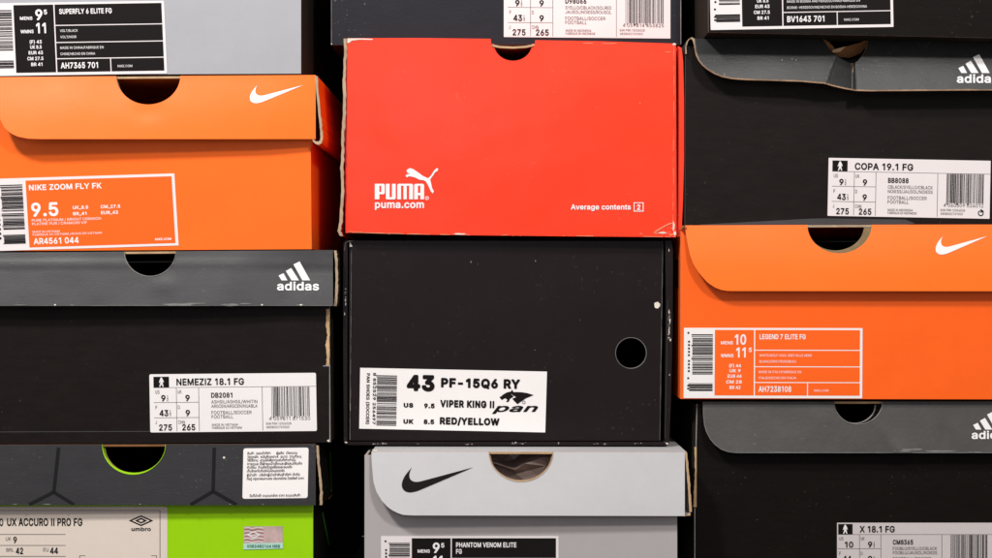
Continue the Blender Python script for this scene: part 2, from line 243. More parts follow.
C|510|43,212 47,176 70,112 103,62 148,24 204,0 268,-8 308,-5 344,4 374,18 404,37 429,62 450,92 464,122 474,159 408,162 398,135 374,97 354,81 318,63 268,55 221,62 184,78 154,105 126,146 110,196 105,252 110,312 126,362 151,402 184,430 224,448 268,454 288,453 314,448 338,437 374,412 386,396 408,346 474,349 464,386 450,416 428,447 398,475 373,492 308,514 268,517 208,510 152,486 103,446 68,392 46,326 39,256|21,209 25,174 49,104 86,47 136,6 201,-23 266,-31 311,-27 351,-17 386,-1 416,19 448,49 469,79 485,114 497,159 492,174 476,184 406,184 396,181 386,169 378,144 359,114 331,93 306,83 266,77 231,82 201,95 167,124 148,154 133,199 127,254 133,309 146,351 166,384 196,411 231,427 286,430 326,419 356,398 370,379 386,339 396,327 406,324 476,324 491,332 497,344 485,394 469,429 444,464 416,490 381,513 346,527 306,537 266,540 196,530 137,504 91,465 49,404 25,334 16,254|-5,208 0,165 28,88 68,28 123,-17 190,-47 260,-57 315,-53 360,-41 395,-26 430,-3 470,35 492,68 510,108 523,153 517,183 505,198 485,209 395,208 370,192 345,139 315,114 270,103 235,108 215,117 186,143 170,168 159,203 154,258 158,303 170,341 187,368 215,391 240,402 285,404 315,395 339,378 355,353 365,323 385,304 405,298 480,298 505,310 521,333 522,358 510,403 491,443 465,479 435,509 395,535 355,552 310,563 265,566 185,554 125,527 72,483 27,418 -1,338 -10,258
D|502|58,4 64,-2 218,-2 294,7 354,31 398,67 434,117 457,184 463,254 457,328 434,393 403,438 354,479 294,503 228,510 58,508;128,58 126,448 218,450 274,445 318,427 352,398 376,364 392,314 397,254 393,204 377,148 350,108 318,83 274,65 214,58|41,-14 51,-22 61,-24 221,-24 296,-15 366,12 416,52 453,106 479,181 486,256 478,336 455,401 421,451 366,498 301,524 226,533 61,533 51,531 39,521 36,506 36,1;151,81 149,426 216,428 266,423 306,408 336,382 356,352 370,306 375,256 371,206 358,161 336,126 306,102 271,88 216,81|14,-20 30,-40 55,-50 220,-50 305,-40 380,-10 435,34 474,90 505,175 512,255 504,340 477,415 440,470 380,520 305,550 225,559 55,559 35,552 17,535 10,510 10,0;175,110 175,400 220,402 265,396 295,384 315,367 335,335 345,300 349,255 345,210 335,175 317,145 290,124 255,111 210,107
E|418|58,4 64,-2 374,-2 376,4 376,54 374,58 128,58 126,64 128,227 354,228 356,234 356,284 354,287 127,288 126,448 368,450 374,454 374,508 58,508|41,-14 51,-22 61,-24 376,-24 394,-14 399,1 399,61 386,78 151,81 149,86 151,204 356,205 371,211 379,231 378,291 371,304 361,309 150,311 149,426 381,430 391,437 396,451 396,511 386,528 371,533 61,533 51,531 39,521 36,506 36,1|14,-20 35,-43 60,-50 380,-50 400,-43 415,-30 425,-5 424,65 416,85 400,100 375,107 180,107 175,110 175,175 180,179 360,179 385,189 399,205 405,225 405,290 399,310 386,325 360,336 180,336 175,340 175,400 375,402 400,411 417,430 422,455 421,520 415,535 400,550 375,559 60,559 35,552 17,535 10,510 10,0
F|410|58,4 64,-2 124,-2 126,4 128,220 344,220 348,224 348,274 344,280 128,280 126,448 368,451 368,510 58,508|41,-14 56,-24 126,-24 136,-21 146,-11 149,1 151,197 346,197 356,199 366,208 370,221 370,281 366,291 356,300 151,303 149,426 371,428 381,431 390,441 393,451 393,511 390,521 381,530 366,533 61,533 51,531 39,521 36,506 36,1|14,-20 30,-40 50,-49 130,-50 150,-43 168,-25 175,-5 175,170 350,171 370,177 389,195 396,215 396,280 391,300 380,315 365,324 350,328 175,330 175,400 370,402 396,410 411,425 419,450 418,520 410,538 398,550 370,559 60,559 35,552 17,535 10,510 10,0
G|520|43,202 46,176 68,114 104,63 148,24 204,0 268,-8 328,-1 375,16 418,48 453,92 473,142 480,202 479,256 284,258 284,198 408,198 412,192 409,162 393,122 374,95 344,72 304,58 268,55 228,60 184,78 152,106 126,146 110,196 105,252 111,316 126,362 150,402 184,430 224,449 264,454 288,453 338,436 374,408 388,387 408,348 474,349 465,386 429,446 404,470 372,492 338,506 304,515 264,517 198,508 148,485 104,447 68,395 45,326 39,256|21,204 24,174 48,104 86,48 136,5 201,-23 266,-31 331,-23 386,-3 436,33 474,84 494,134 501,194 502,259 496,272 476,280 281,280 267,274 259,254 259,199 266,182 281,175 387,174 374,134 355,109 331,91 306,82 266,78 231,82 196,97 171,119 148,154 133,199 127,254 133,309 147,354 170,389 196,411 231,427 266,432 286,430 326,417 356,394 376,364 389,334 406,325 476,325 491,332 498,349 487,394 469,429 446,462 416,489 381,512 346,527 306,537 261,540 191,529 136,504 88,464 48,404 24,334 16,254|-5,203 -2,168 25,92 65,33 125,-19 190,-47 265,-57 335,-49 395,-28 460,21 495,68 519,128 528,198 528,263 516,288 495,303 515,320 524,343 511,403 491,443 467,478 434,508 395,534 355,552 310,563 260,566 185,555 125,528 71,483 26,418 -2,338 -10,253;155,236 158,303 171,343 191,373 210,389 235,401 280,405 300,400 324,388 345,365 365,323 379,308 270,304 249,293 236,273 233,193 245,167 260,155 275,150 351,148 335,126 300,107 270,103 237,108 210,120 190,137 170,168 159,203
H|517|58,4 64,-2 124,-2 126,4 128,230 388,230 390,4 394,-2 454,-2 458,4 458,508 391,508 390,294 384,290 128,291 126,508 58,508|41,-14 56,-24 126,-24 140,-19 147,-9 151,208 366,208 370,-9 377,-19 391,-24 461,-24 476,-15 481,1 481,506 478,521 471,528 456,533 391,533 381,530 371,521 368,506 368,316 361,313 151,314 149,511 146,521 136,530 126,533 56,533 41,524 36,506 36,1|14,-20 30,-40 50,-49 130,-50 150,-43 168,-25 175,-5 175,180 340,182 342,-5 352,-30 370,-45 390,-50 465,-49 480,-44 495,-32 505,-15 507,0 507,510 502,530 490,547 465,558 390,559 370,554 353,540 345,525 342,510 340,339 175,340 175,510 172,525 164,540 145,555 125,559 50,558 35,552 21,540 13,525 10,510 10,0
I|206|68,4 74,-2 134,-2 138,4 138,504 134,510 68,508|51,-14 66,-24 136,-24 151,-19 160,-4 160,511 153,526 141,532 66,533 53,526 46,511 46,1|24,-20 40,-40 60,-49 140,-50 155,-46 170,-37 185,-10 186,515 181,530 171,545 145,558 55,557 35,545 21,520 20,0
J|396|36,116 42,82 72,36 125,2 186,-8 246,2 296,34 328,82 338,146 336,509 276,510 270,506 270,146 265,106 248,76 222,59 186,52 146,59 122,76 106,103 96,174 36,174 32,172|14,114 23,69 56,19 119,-20 184,-31 249,-21 313,19 349,74 360,144 360,509 358,519 349,529 339,533 269,533 254,525 249,514 248,149 243,114 232,94 210,79 184,74 159,79 143,89 127,114 119,184 110,194 99,197 29,197 15,189 9,174|
K|466|58,4 64,-2 124,-2 126,4 126,164 198,242 368,2 374,-2 444,-2 448,4 245,288 448,510 364,510 174,305 128,250 126,258 126,508 58,508|41,-14 51,-22 61,-24 126,-24 144,-14 149,1 149,156 196,206 356,-18 371,-24 451,-24 468,-14 473,-4 470,11 274,286 466,493 472,511 461,529 446,533 361,533 351,529 151,313 149,511 146,521 136,530 126,533 56,533 41,524 36,506 36,1|14,-20 30,-40 55,-50 130,-50 145,-46 161,-35 171,-20 175,-5 175,145 190,163 195,163 332,-30 345,-42 370,-50 455,-50 475,-43 489,-30 499,-5 492,25 308,285 490,482 497,500 498,515 491,535 480,547 465,556 450,559 360,559 340,553 175,380 175,515 170,530 160,545 145,555 130,559 60,559 40,555 21,540 13,525 10,510 10,0
L|393|58,4 64,-2 358,-2 362,4 362,54 358,58 128,58 126,504 124,510 58,508|41,-14 51,-22 61,-24 361,-24 376,-19 385,-4 385,61 380,71 371,79 151,81 149,511 142,526 131,532 56,533 43,526 36,511 36,1|14,-20 30,-40 55,-50 360,-50 375,-48 391,-40 404,-25 410,-10 409,70 400,88 385,101 365,107 180,107 175,110 175,515 170,530 160,545 135,558 45,557 25,545 11,520 10,0
M|628|58,4 64,-2 118,-2 124,4 124,419 169,288 284,2 288,-2 338,-2 345,4 457,288 504,422 502,4 504,-1 508,-2 568,-1 568,510 478,510 474,507 351,188 314,81 278,188 154,508 58,508|41,-14 56,-24 121,-24 136,-19 144,-9 146,286 146,276 151,274 264,-9 271,-19 286,-24 341,-24 351,-22 361,-14 476,276 480,266 482,-9 489,-19 501,-24 571,-24 586,-16 592,1 592,506 585,526 571,533 476,533 466,531 456,522 316,156 171,524 161,531 151,533 61,533 43,526 36,506 36,1|
N|523|58,4 64,-2 124,-2 126,4 124,421 201,288 384,3 388,-2 464,-1 464,510 398,508 398,89 363,154 138,508 58,508|41,-14 56,-24 126,-24 140,-19 147,-9 148,321 151,328 371,-18 386,-24 461,-24 471,-23 482,-14 487,1 487,506 484,521 476,529 466,533 396,533 382,526 376,516 375,191 371,183 153,526 136,533 61,533 51,531 41,524 36,506 36,1|14,-20 35,-43 60,-50 135,-49 155,-40 168,-25 175,0 175,235 355,-38 380,-50 465,-50 485,-45 500,-34 509,-20 513,0 513,510 508,530 495,547 470,559 395,559 370,550 355,533 349,510 349,280 345,273 170,546 155,555 140,559 60,559 40,555 21,540 13,525 10,510 10,0
O|533|43,212 47,176 71,112 104,62 148,24 204,0 264,-8 334,1 384,23 429,62 466,116 487,176 494,252 488,326 466,392 429,446 382,486 328,510 268,517 204,509 145,482 104,445 68,393 46,326 39,256;108,214 105,256 110,312 126,362 151,402 188,433 224,448 264,454 308,449 348,431 383,402 405,366 424,312 428,256 424,196 407,146 384,109 346,76 308,60 268,55 224,60 187,76 152,106 128,142 111,192|21,209 25,174 49,104 86,48 136,6 201,-23 266,-31 336,-22 402,9 446,46 485,104 510,179 517,254 509,334 482,409 446,462 396,505 331,532 266,540 201,532 131,499 86,460 49,404 25,334 16,254;131,215 127,254 133,309 146,351 170,389 196,412 231,427 266,432 306,426 336,412 364,389 386,354 401,309 406,254 401,199 386,154 366,123 336,97 301,82 266,77 231,82 196,97 171,119 147,154|-5,208 -1,168 25,93 69,28 120,-15 200,-49 265,-57 340,-48 418,-12 465,28 509,93 536,173 543,253 534,343 510,413 470,473 410,527 335,558 265,566 195,557 119,523 67,478 27,418 -1,338 -10,258;155,236 158,303 171,343 190,372 215,392 235,401 265,405 295,402 320,391 342,373 363,343 376,303 380,253 375,203 363,168 345,138 320,118 295,107 265,104 235,108 210,120 189,138 170,168 159,203
P|444|58,4 64,-2 124,-2 126,4 128,184 234,184 288,189 334,206 368,234 391,264 405,304 410,344 405,394 392,428 368,461 334,488 288,505 234,510 58,508;128,244 128,450 268,447 298,436 318,420 330,404 340,378 342,348 340,318 331,294 317,274 298,258 268,247 234,244|41,-14 51,-22 61,-24 126,-24 144,-14 149,1 151,162 236,162 296,168 346,188 383,216 411,254 428,301 433,346 427,396 408,446 381,481 346,506 296,526 236,533 61,533 51,531 39,521 36,506 36,1;151,266 151,428 261,426 286,417 301,406 311,391 318,371 320,346 317,321 301,290 286,278 261,269|14,-20 30,-40 50,-49 130,-50 150,-43 168,-25 175,-5 175,135 295,141 350,160 400,196 433,240 452,290 458,340 452,405 430,460 400,499 360,528 300,552 235,559 55,559 35,552 17,535 10,510 10,0;175,295 175,400 255,400 275,393 284,385 293,365 294,345 289,320 279,305 260,296 230,292 180,292
Q|533|43,210 48,176 68,115 104,63 148,24 204,0 264,-8 328,-1 354,10 398,-47 464,-50 467,-44 405,40 428,61 464,112 486,176 494,256 487,330 464,396 430,446 384,486 328,510 268,517 204,509 148,485 104,446 68,390 46,326 39,256;108,214 105,256 110,310 125,360 154,404 188,433 224,448 264,454 308,449 348,431 379,406 406,366 424,310 428,256 424,196 407,146 384,109 368,95 364,95 314,160 248,160 246,156 314,66 309,60 268,55 224,60 184,78 153,106 126,146 110,196|21,208 25,173 49,103 86,48 136,6 199,-22 261,-30 331,-23 346,-18 382,-62 396,-71 471,-72 487,-62 492,-52 489,-37 437,38 448,48 485,103 509,173 517,253 510,333 483,408 446,462 396,505 336,531 266,540 201,532 135,503 86,460 48,403 24,333 16,253;131,215 127,253 133,308 146,351 169,388 196,412 231,427 266,432 301,427 336,412 366,386 387,353 400,313 406,253 401,198 386,155 371,131 366,129 331,175 321,182 236,181 223,168 222,153 273,83 273,78 228,83 196,97 168,123 146,157|-5,207 -1,167 26,92 70,27 125,-18 200,-49 265,-57 340,-49 370,-87 395,-98 480,-97 498,-88 511,-73 518,-53 514,-28 471,32 508,92 535,167 543,252 535,337 505,422 465,480 409,527 340,557 265,566 190,556 120,524 67,477 24,412 -1,337 -10,257;155,236 158,302 171,342 190,372 215,392 235,401 265,405 295,402 320,391 343,372 363,342 376,302 380,252 376,207 365,174 345,197 325,208 230,207 210,195 198,177 195,157 203,132 200,129 170,167 159,202
R|449|58,4 64,-2 124,-2 126,4 128,196 244,197 354,-2 424,-2 428,4 316,208 367,238 390,268 406,308 410,348 407,394 391,434 368,465 334,490 288,506 238,510 58,508;128,256 128,450 268,448 298,438 318,423 333,404 343,354 340,324 334,304 318,283 298,269 268,259|41,-14 51,-22 61,-24 126,-24 144,-14 149,1 149,171 156,174 231,174 234,171 331,-10 341,-21 351,-24 431,-24 447,-14 452,-4 449,11 348,196 386,226 411,260 426,297 433,351 428,401 411,444 386,480 346,509 296,527 236,533 61,533 51,531 39,521 36,506 36,1;151,279 151,428 261,426 286,419 303,406 318,376 321,351 314,316 301,298 286,288 261,281|14,-20 30,-40 55,-50 130,-50 155,-40 168,-25 175,-5 175,145 180,148 215,148 310,-25 325,-41 350,-50 435,-50 455,-42 471,-25 478,-5 474,20 382,190 403,205 433,245 453,295 459,350 454,405 435,455 407,495 360,531 300,553 235,559 55,559 35,552 17,535 10,510 10,0;175,305 175,400 260,399 275,395 286,385 293,370 294,350 290,325 280,315 255,307
S|446|41,114 45,94 63,60 91,30 126,8 172,-5 226,-10 282,-4 323,10 356,30 384,60 405,100 409,140 405,174 396,200 381,220 359,240 312,266 212,295 152,319 133,334 122,350 117,374 121,400 146,434 166,446 192,454 226,457 266,451 302,435 325,410 336,377 402,378 396,414 381,444 352,477 316,499 272,513 226,517 182,513 142,501 102,477 74,450 57,414 51,374 59,324 86,287 126,259 182,238 293,204 329,180 341,160 344,140 339,114 326,92 309,74 286,62 256,53 222,51 166,60 142,73 122,93 102,138 42,138 37,134|18,112 24,87 44,47 74,14 119,-13 164,-27 224,-33 284,-27 334,-10 379,19 407,52 427,97 432,137 429,172 414,212 379,252 344,275 319,287 219,316 164,338 144,358 139,377 148,402 162,417 194,431 224,435 259,430 289,416 306,397 316,367 329,355 399,354 412,357 422,367 425,377 417,422 397,462 369,492 324,521 279,535 229,540 174,534 129,520 89,496 56,462 34,417 28,372 36,322 69,272 119,238 284,184 299,175 314,162 321,142 318,122 309,106 279,84 254,76 224,73 179,80 159,89 143,102 134,117 124,150 114,159 104,161 39,161 25,157 15,142|-8,111 -2,81 20,36 55,-4 108,-37 158,-52 223,-59 288,-53 343,-35 393,-4 428,37 452,91 458,136 455,176 438,223 413,257 388,279 360,296 328,311 188,355 170,366 166,376 172,391 188,402 223,409 253,404 273,395 282,386 295,351 318,332 338,328 418,331 433,340 443,351 451,381 441,431 415,481 383,514 338,543 288,559 233,566 173,561 123,546 68,513 34,476 10,426 2,371 17,301 53,251 103,217 168,192 273,160 293,146 294,136 287,121 268,107 228,100 203,101 183,106 163,119 148,161 128,181 108,187 33,187 8,177 -6,161 -12,141
T|448|30,454 36,450 192,448 192,4 196,-2 256,-2 258,4 258,448 416,450 418,454 418,508 36,510 30,508|11,441 28,428 169,426 169,-4 178,-19 188,-23 268,-21 278,-11 281,1 281,426 418,428 429,431 438,440 441,451 441,511 438,521 428,530 418,533 28,533 15,526 8,511|
U|517|63,136 83,80 114,42 154,14 204,-4 258,-9 314,-4 364,14 404,42 435,80 453,126 458,170 458,506 454,510 394,510 392,506 392,180 388,146 376,116 358,90 328,69 298,58 258,54 218,58 188,69 159,90 142,116 129,146 126,180 126,506 124,510 64,510 58,506 58,176|41,133 43,118 64,68 96,27 141,-5 196,-25 261,-32 321,-25 376,-5 421,27 456,73 474,118 481,168 481,508 476,524 461,533 391,533 378,528 371,518 369,183 365,148 354,123 341,106 321,90 291,79 261,76 226,80 196,91 176,106 152,148 148,183 146,518 139,528 126,533 61,533 45,528 38,518 36,508 36,173|15,132 19,107 41,57 79,7 130,-29 190,-50 260,-58 325,-51 385,-30 435,5 480,62 500,112 507,167 507,512 495,541 480,553 465,558 390,559 365,550 349,532 343,512 343,182 340,157 332,137 310,115 285,105 260,102 230,106 210,113 193,127 177,157 174,182 174,512 168,532 150,552 130,559 55,559 28,547 16,532 10,512 10,172
V|479|18,498 201,4 204,-2 280,0 464,508 393,508 244,68 240,63 193,208 86,508 20,510 15,508|-5,496 185,-14 202,-24 277,-24 292,-19 300,-9 486,501 484,521 472,531 462,533 392,533 374,521 242,138 105,521 87,533 12,533 -5,521 -8,511|-30,490 161,-25 176,-41 201,-50 281,-50 306,-41 318,-30 326,-15 509,490 513,515 506,535 491,550 466,559 386,558 371,553 356,540 348,525 241,217 131,525 119,545 91,559 1,557 -19,545 -29,530 -34,510
W|686|19,494 154,-1 230,-2 233,4 320,324 340,411 344,419 366,324 454,-1 530,-2 670,510 602,508 494,79 490,84 463,198 380,510 304,508 210,148 194,75 84,505 80,510 20,510 15,508|-4,491 131,-4 140,-19 152,-24 232,-24 249,-14 342,320 436,-14 447,-23 457,-24 532,-24 547,-17 554,-4 693,501 693,516 687,526 672,533 602,533 592,530 582,521 492,173 403,516 392,530 382,533 302,533 285,521 192,178 103,521 87,532 12,533 -1,526 -7,516|-29,485 107,-15 121,-37 136,-46 151,-50 231,-50 251,-45 266,-35 278,-15 341,217 346,212 407,-15 419,-35 446,-49 531,-50 551,-45 566,-35 578,-15 719,500 717,525 701,548 676,559 601,559 581,554 564,540 554,520 491,283 427,525 415,545 396,556 301,559 281,552 266,539 257,520 196,286 191,287 129,525 116,546 101,555 86,559 16,559 -4,555 -19,545 -31,525 -34,505
X|474|19,4 22,-2 92,-1 183,128 236,214 291,128 382,-1 452,-2 455,4 278,264 446,510 372,508 236,307 204,364 106,508 28,508 198,258|-1,-14 9,-22 19,-24 94,-24 106,-19 234,165 239,167 367,-19 379,-24 454,-24 474,-16 480,-4 477,11 306,261 466,496 470,511 463,526 444,533 374,533 359,528 239,353 119,528 104,533 29,533 12,526 5,511 9,496 171,261 -3,11 -6,-4|
Y|472|18,504 201,208 202,4 204,-2 264,-2 270,4 270,208 456,508 380,509 278,344 240,270 234,268 194,344 93,508 20,510 15,508|-4,496 179,201 179,1 182,-11 192,-21 202,-24 277,-22 287,-14 292,1 292,201 475,496 479,506 476,521 467,530 457,533 382,533 367,528 237,317 107,527 92,533 12,533 -5,521 -8,506|-30,490 152,195 153,0 160,-25 176,-42 196,-50 271,-50 296,-41 311,-25 318,-5 319,195 499,485 505,510 498,535 481,552 461,559 376,559 356,552 338,535 236,368 134,535 111,555 91,559 16,559 -4,555 -19,545 -29,530 -34,510
Z|438|40,4 44,-2 398,-2 398,58 119,58 170,128 396,458 398,508 38,508 38,454 44,450 314,451 318,448 42,48|20,-9 27,-19 41,-24 401,-24 418,-14 423,1 423,61 416,74 406,80 166,81 418,451 421,511 411,528 396,533 41,533 31,531 21,524 16,511 16,451 21,437 31,430 273,426 21,57 18,46|
[|273|100,-92 104,-98 234,-98 238,-92 238,-48 234,-42 164,-42 162,-38 162,482 164,486 234,486 238,492 238,538 234,540 104,540 100,538|82,-110 92,-118 102,-120 237,-120 252,-114 260,-100 260,-45 255,-30 242,-21 187,-20 184,-15 184,460 187,463 242,464 257,475 260,485 259,545 252,557 242,562 97,563 83,555 78,545 77,-95|
]|273|36,-92 40,-98 170,-98 174,-92 174,538 170,540 40,540 36,538 36,488 112,482 112,-38 110,-42 40,-42 36,-48|18,-110 28,-118 38,-120 173,-120 188,-114 196,-100 196,540 190,555 178,562 33,563 19,555 14,545 13,485 20,470 33,463 83,463 89,460 89,-15 88,-20 33,-20 18,-30 13,-45 13,-100|
_|319|-2,-52 4,-58 318,-58 320,-2 314,2 4,2 -2,-2|-19,-70 -9,-78 1,-80 326,-79 336,-73 343,-60 342,5 336,17 321,24 -4,24 -19,15 -23,5 -24,-55|
a|389|33,74 47,44 68,20 94,4 124,-6 164,-10 214,-1 253,24 274,50 277,0 338,0 338,254 333,294 324,320 306,344 288,360 264,373 238,381 194,385 134,377 104,365 76,344 54,320 42,290 98,273 119,300 148,320 174,328 218,328 241,320 263,300 271,280 274,254 266,240 258,235 124,212 78,195 58,181 41,160 33,140 29,110;98,82 94,104 97,124 106,140 118,149 138,158 274,184 274,140 270,114 258,90 228,61 198,50 148,49 118,60|11,72 28,32 51,5 86,-18 121,-28 161,-33 196,-29 226,-20 251,-7 261,-18 276,-24 341,-24 353,-18 361,2 361,252 356,297 343,332 325,357 301,379 271,395 241,403 196,408 161,406 126,398 91,384 61,362 38,337 18,297 19,282 31,269 96,250 106,251 117,257 136,284 156,298 176,305 196,307 216,305 236,296 246,284 251,262 246,255 231,251 116,233 66,214 42,197 22,172 10,142 6,107;121,87 116,102 118,117 141,136 251,154 251,137 243,107 231,91 216,80 196,72 166,69 141,74|-15,71 4,21 33,-14 70,-39 110,-52 165,-59 200,-55 245,-40 270,-50 340,-50 355,-47 370,-38 381,-24 387,-4 387,256 380,307 365,345 344,376 315,401 280,419 250,428 195,434 155,431 115,422 80,408 45,383 15,349 -8,301 -7,276 5,256 20,246 51,236 24,216 -3,181 -14,151 -19,116;145,101 143,106 155,112 220,121 210,108 190,98 165,96;165,269 180,279 200,280 218,276
b|424|52,0 112,-2 116,57 142,26 176,1 196,-6 226,-9 276,-2 314,16 348,46 372,86 387,136 391,190 387,240 372,290 346,332 316,360 272,380 232,385 196,382 172,375 152,361 116,320 116,506 112,510 56,510 52,506;116,163 117,226 126,260 142,290 162,310 186,323 222,328 256,321 278,310 298,290 314,260 324,226 326,190 324,156 315,120 302,92 276,66 252,52 222,49 186,54 164,66 142,87 126,115|32,-12 49,-24 114,-24 129,-17 139,-2 161,-17 194,-29 229,-32 284,-24 324,-5 364,29 391,73 408,128 414,188 409,248 392,303 364,347 324,382 279,401 229,408 194,405 164,396 139,381 138,513 129,528 119,532 49,533 34,524 29,513 29,3;139,164 140,223 147,253 159,275 174,291 194,301 224,305 249,300 279,278 295,248 301,223 304,188 294,128 282,103 264,85 244,74 219,71 194,75 179,83 159,102 148,123|
c|395|37,146 57,80 81,46 118,14 158,-3 208,-9 258,-3 288,9 322,33 342,56 357,80 362,103 302,117 288,86 268,66 247,56 208,48 172,53 143,70 125,90 111,116 100,156 98,186 101,226 109,256 125,286 148,310 172,323 208,328 242,323 272,306 288,289 302,261 362,276 355,300 322,344 288,368 258,379 232,385 202,385 158,379 118,362 81,330 54,290 38,240 33,186|15,143 35,73 65,29 105,-5 155,-26 205,-32 265,-25 295,-13 340,18 361,43 376,68 387,98 381,118 370,125 300,141 286,133 272,103 255,85 235,75 210,71 180,74 157,88 144,103 130,128 120,183 124,223 130,248 144,273 160,290 180,302 210,305 235,302 252,293 270,275 285,246 305,238 370,254 380,261 386,278 374,313 358,338 335,363 295,389 265,400 235,407 205,408 155,402 110,383 65,347 33,298 16,243 10,188|
d|424|37,136 53,86 78,45 110,16 148,-2 198,-9 228,-6 248,1 278,20 308,57 311,50 312,-1 372,-1 372,510 312,510 310,506 308,320 288,347 252,375 228,383 198,385 152,380 112,363 78,332 55,296 38,246 33,190;102,144 98,190 100,226 108,256 127,290 147,310 172,323 208,328 238,323 258,313 282,290 299,260 307,230 310,190 308,150 298,116 285,90 262,67 232,52 202,49 172,53 148,66 124,90|15,133 34,73 60,30 100,-5 140,-23 195,-32 230,-29 260,-19 285,-3 296,-17 310,-24 375,-24 389,-17 396,3 396,508 390,525 375,533 310,533 292,523 287,508 285,380 265,394 230,405 195,408 150,402 100,382 61,348 33,303 15,248 10,188;125,148 120,188 123,223 131,253 145,277 160,292 175,300 205,306 230,302 250,291 265,276 278,253 285,223 288,193 285,153 276,123 262,98 250,86 230,75 205,71 180,74 160,85 143,103|
e|404|37,146 39,130 57,80 81,46 118,14 162,-4 212,-9 252,-6 282,2 308,16 333,36 353,60 366,90 362,93 308,106 282,73 252,54 212,48 178,52 148,66 130,80 112,105 101,140 99,166 368,168 372,170 369,246 359,280 342,315 321,340 297,360 268,375 238,383 202,385 158,380 115,360 81,330 52,287 37,240 33,186;102,222 99,226 100,240 109,266 128,294 148,312 172,324 202,328 238,324 264,310 282,292 295,270 306,226 302,222|15,143 18,123 35,73 65,29 105,-5 155,-25 210,-32 255,-28 290,-19 329,3 353,23 372,48 389,88 382,108 370,114 300,128 290,123 270,93 255,80 225,71 185,73 165,81 145,98 131,118 124,143 370,145 382,148 394,163 395,193 391,248 378,293 361,328 336,358 305,382 280,394 240,406 205,408 145,399 100,378 62,343 35,303 15,243 10,188;130,245 127,248 133,263 160,293 180,303 205,306 230,303 250,293 265,277 279,248 275,245|
f|253|4,328 10,326 80,324 80,4 84,-2 140,-2 144,4 144,324 224,326 230,328 230,378 144,382 146,438 155,458 170,467 194,472 228,468 244,518 240,524 224,528 184,531 134,520 114,508 96,488 84,464 80,384 74,380 4,378|-15,316 2,303 57,301 59,-9 66,-19 77,-24 152,-22 162,-13 166,1 166,301 237,305 247,312 252,326 252,381 247,394 232,403 167,404 168,436 182,448 197,450 227,444 244,451 266,516 265,531 257,540 247,545 187,554 157,551 127,542 97,523 77,501 62,470 57,406 52,403 2,403 -15,391 -18,376|
g|425|37,138 55,88 79,52 112,26 152,8 198,4 228,7 252,15 285,38 308,66 310,62 309,-8 303,-42 282,-72 248,-91 208,-95 178,-93 138,-77 102,-41 98,-41 51,-68 62,-91 82,-112 103,-128 132,-141 168,-149 208,-152 252,-148 288,-139 322,-120 353,-88 369,-52 373,-12 372,379 312,379 311,328 308,322 272,362 252,375 228,384 198,385 152,380 112,362 78,331 53,292 38,248 33,192;102,149 98,192 102,232 111,262 124,288 148,311 172,323 208,328 238,323 260,312 282,291 299,262 307,232 310,192 308,158 298,120 285,98 264,78 232,64 202,61 172,65 146,78 125,98 111,122|15,135 33,80 60,40 104,5 145,-13 195,-19 235,-15 260,-7 285,8 287,5 279,-40 265,-57 240,-69 205,-73 165,-66 146,-55 119,-25 105,-17 90,-20 40,-48 29,-60 28,-75 45,-105 69,-130 95,-149 125,-162 165,-172 205,-175 255,-171 295,-160 340,-135 370,-103 388,-65 396,-10 396,380 390,395 375,403 310,403 295,395 285,381 265,394 235,405 195,408 145,401 100,382 60,345 32,300 15,245 10,190;125,152 120,190 123,225 132,255 143,275 157,290 180,302 205,306 234,300 250,292 265,277 277,255 285,225 285,160 277,130 266,110 250,95 230,86 205,83 175,88 160,95 144,110|
h|410|52,4 56,-2 112,-2 116,4 116,224 119,258 128,284 144,304 182,323 212,327 246,321 272,303 289,274 294,234 296,-2 356,-2 358,4 358,238 355,284 342,323 322,350 296,370 266,381 226,385 186,380 152,364 119,328 116,321 116,504 112,510 52,508|34,-14 49,-24 114,-24 124,-22 134,-13 138,1 141,251 147,271 159,286 189,302 209,305 239,299 256,286 267,266 272,231 274,-9 281,-19 294,-24 359,-24 374,-17 381,-4 381,241 376,291 363,331 334,369 304,391 269,403 229,408 184,403 139,383 138,511 131,526 119,532 49,533 36,526 29,511 29,1|
i|166|42,468 64,446 84,442 100,444 114,454 125,468 127,484 125,498 114,513 100,523 84,525 70,523 54,514 42,498 40,484;52,4 54,-2 114,-1 116,4 114,380 52,378|21,461 37,438 57,424 82,419 107,423 129,436 144,456 150,481 146,506 132,528 107,544 82,548 57,543 37,529 22,508 17,481;31,-9 47,-23 117,-24 132,-16 138,-4 138,381 131,396 117,403 47,402 36,396 30,386|
j|166|-12,-140 -6,-144 34,-141 67,-130 88,-112 104,-90 112,-64 116,-30 114,380 54,380 52,376 49,-50 40,-70 27,-80 -6,-86 -12,-90;42,470 51,456 65,446 84,442 98,444 114,453 123,466 127,480 124,500 114,514 98,523 84,525 68,523 54,514 43,500 40,486|-29,-157 -14,-167 6,-167 41,-163 76,-150 106,-126 123,-102 135,-67 138,-27 138,378 133,393 121,402 46,402 36,396 29,383 28,-32 26,-47 20,-57 -19,-65 -32,-77 -34,-142;21,463 36,438 56,425 81,419 107,423 131,438 145,458 150,483 145,508 131,529 111,542 86,548 61,544 36,529 22,508 17,483|
k|380|52,4 56,-2 112,-2 116,4 115,138 152,173 156,173 292,1 366,-2 371,4 205,214 205,218 361,378 282,379 122,215 116,214 116,504 112,510 52,508|34,-14 44,-22 54,-24 119,-23 133,-14 138,1 138,126 149,140 154,139 284,-22 374,-24 389,-17 396,-4 390,16 234,216 379,364 384,376 381,391 364,403 274,401 139,265 138,511 131,526 119,532 49,533 36,526 29,511 29,1|
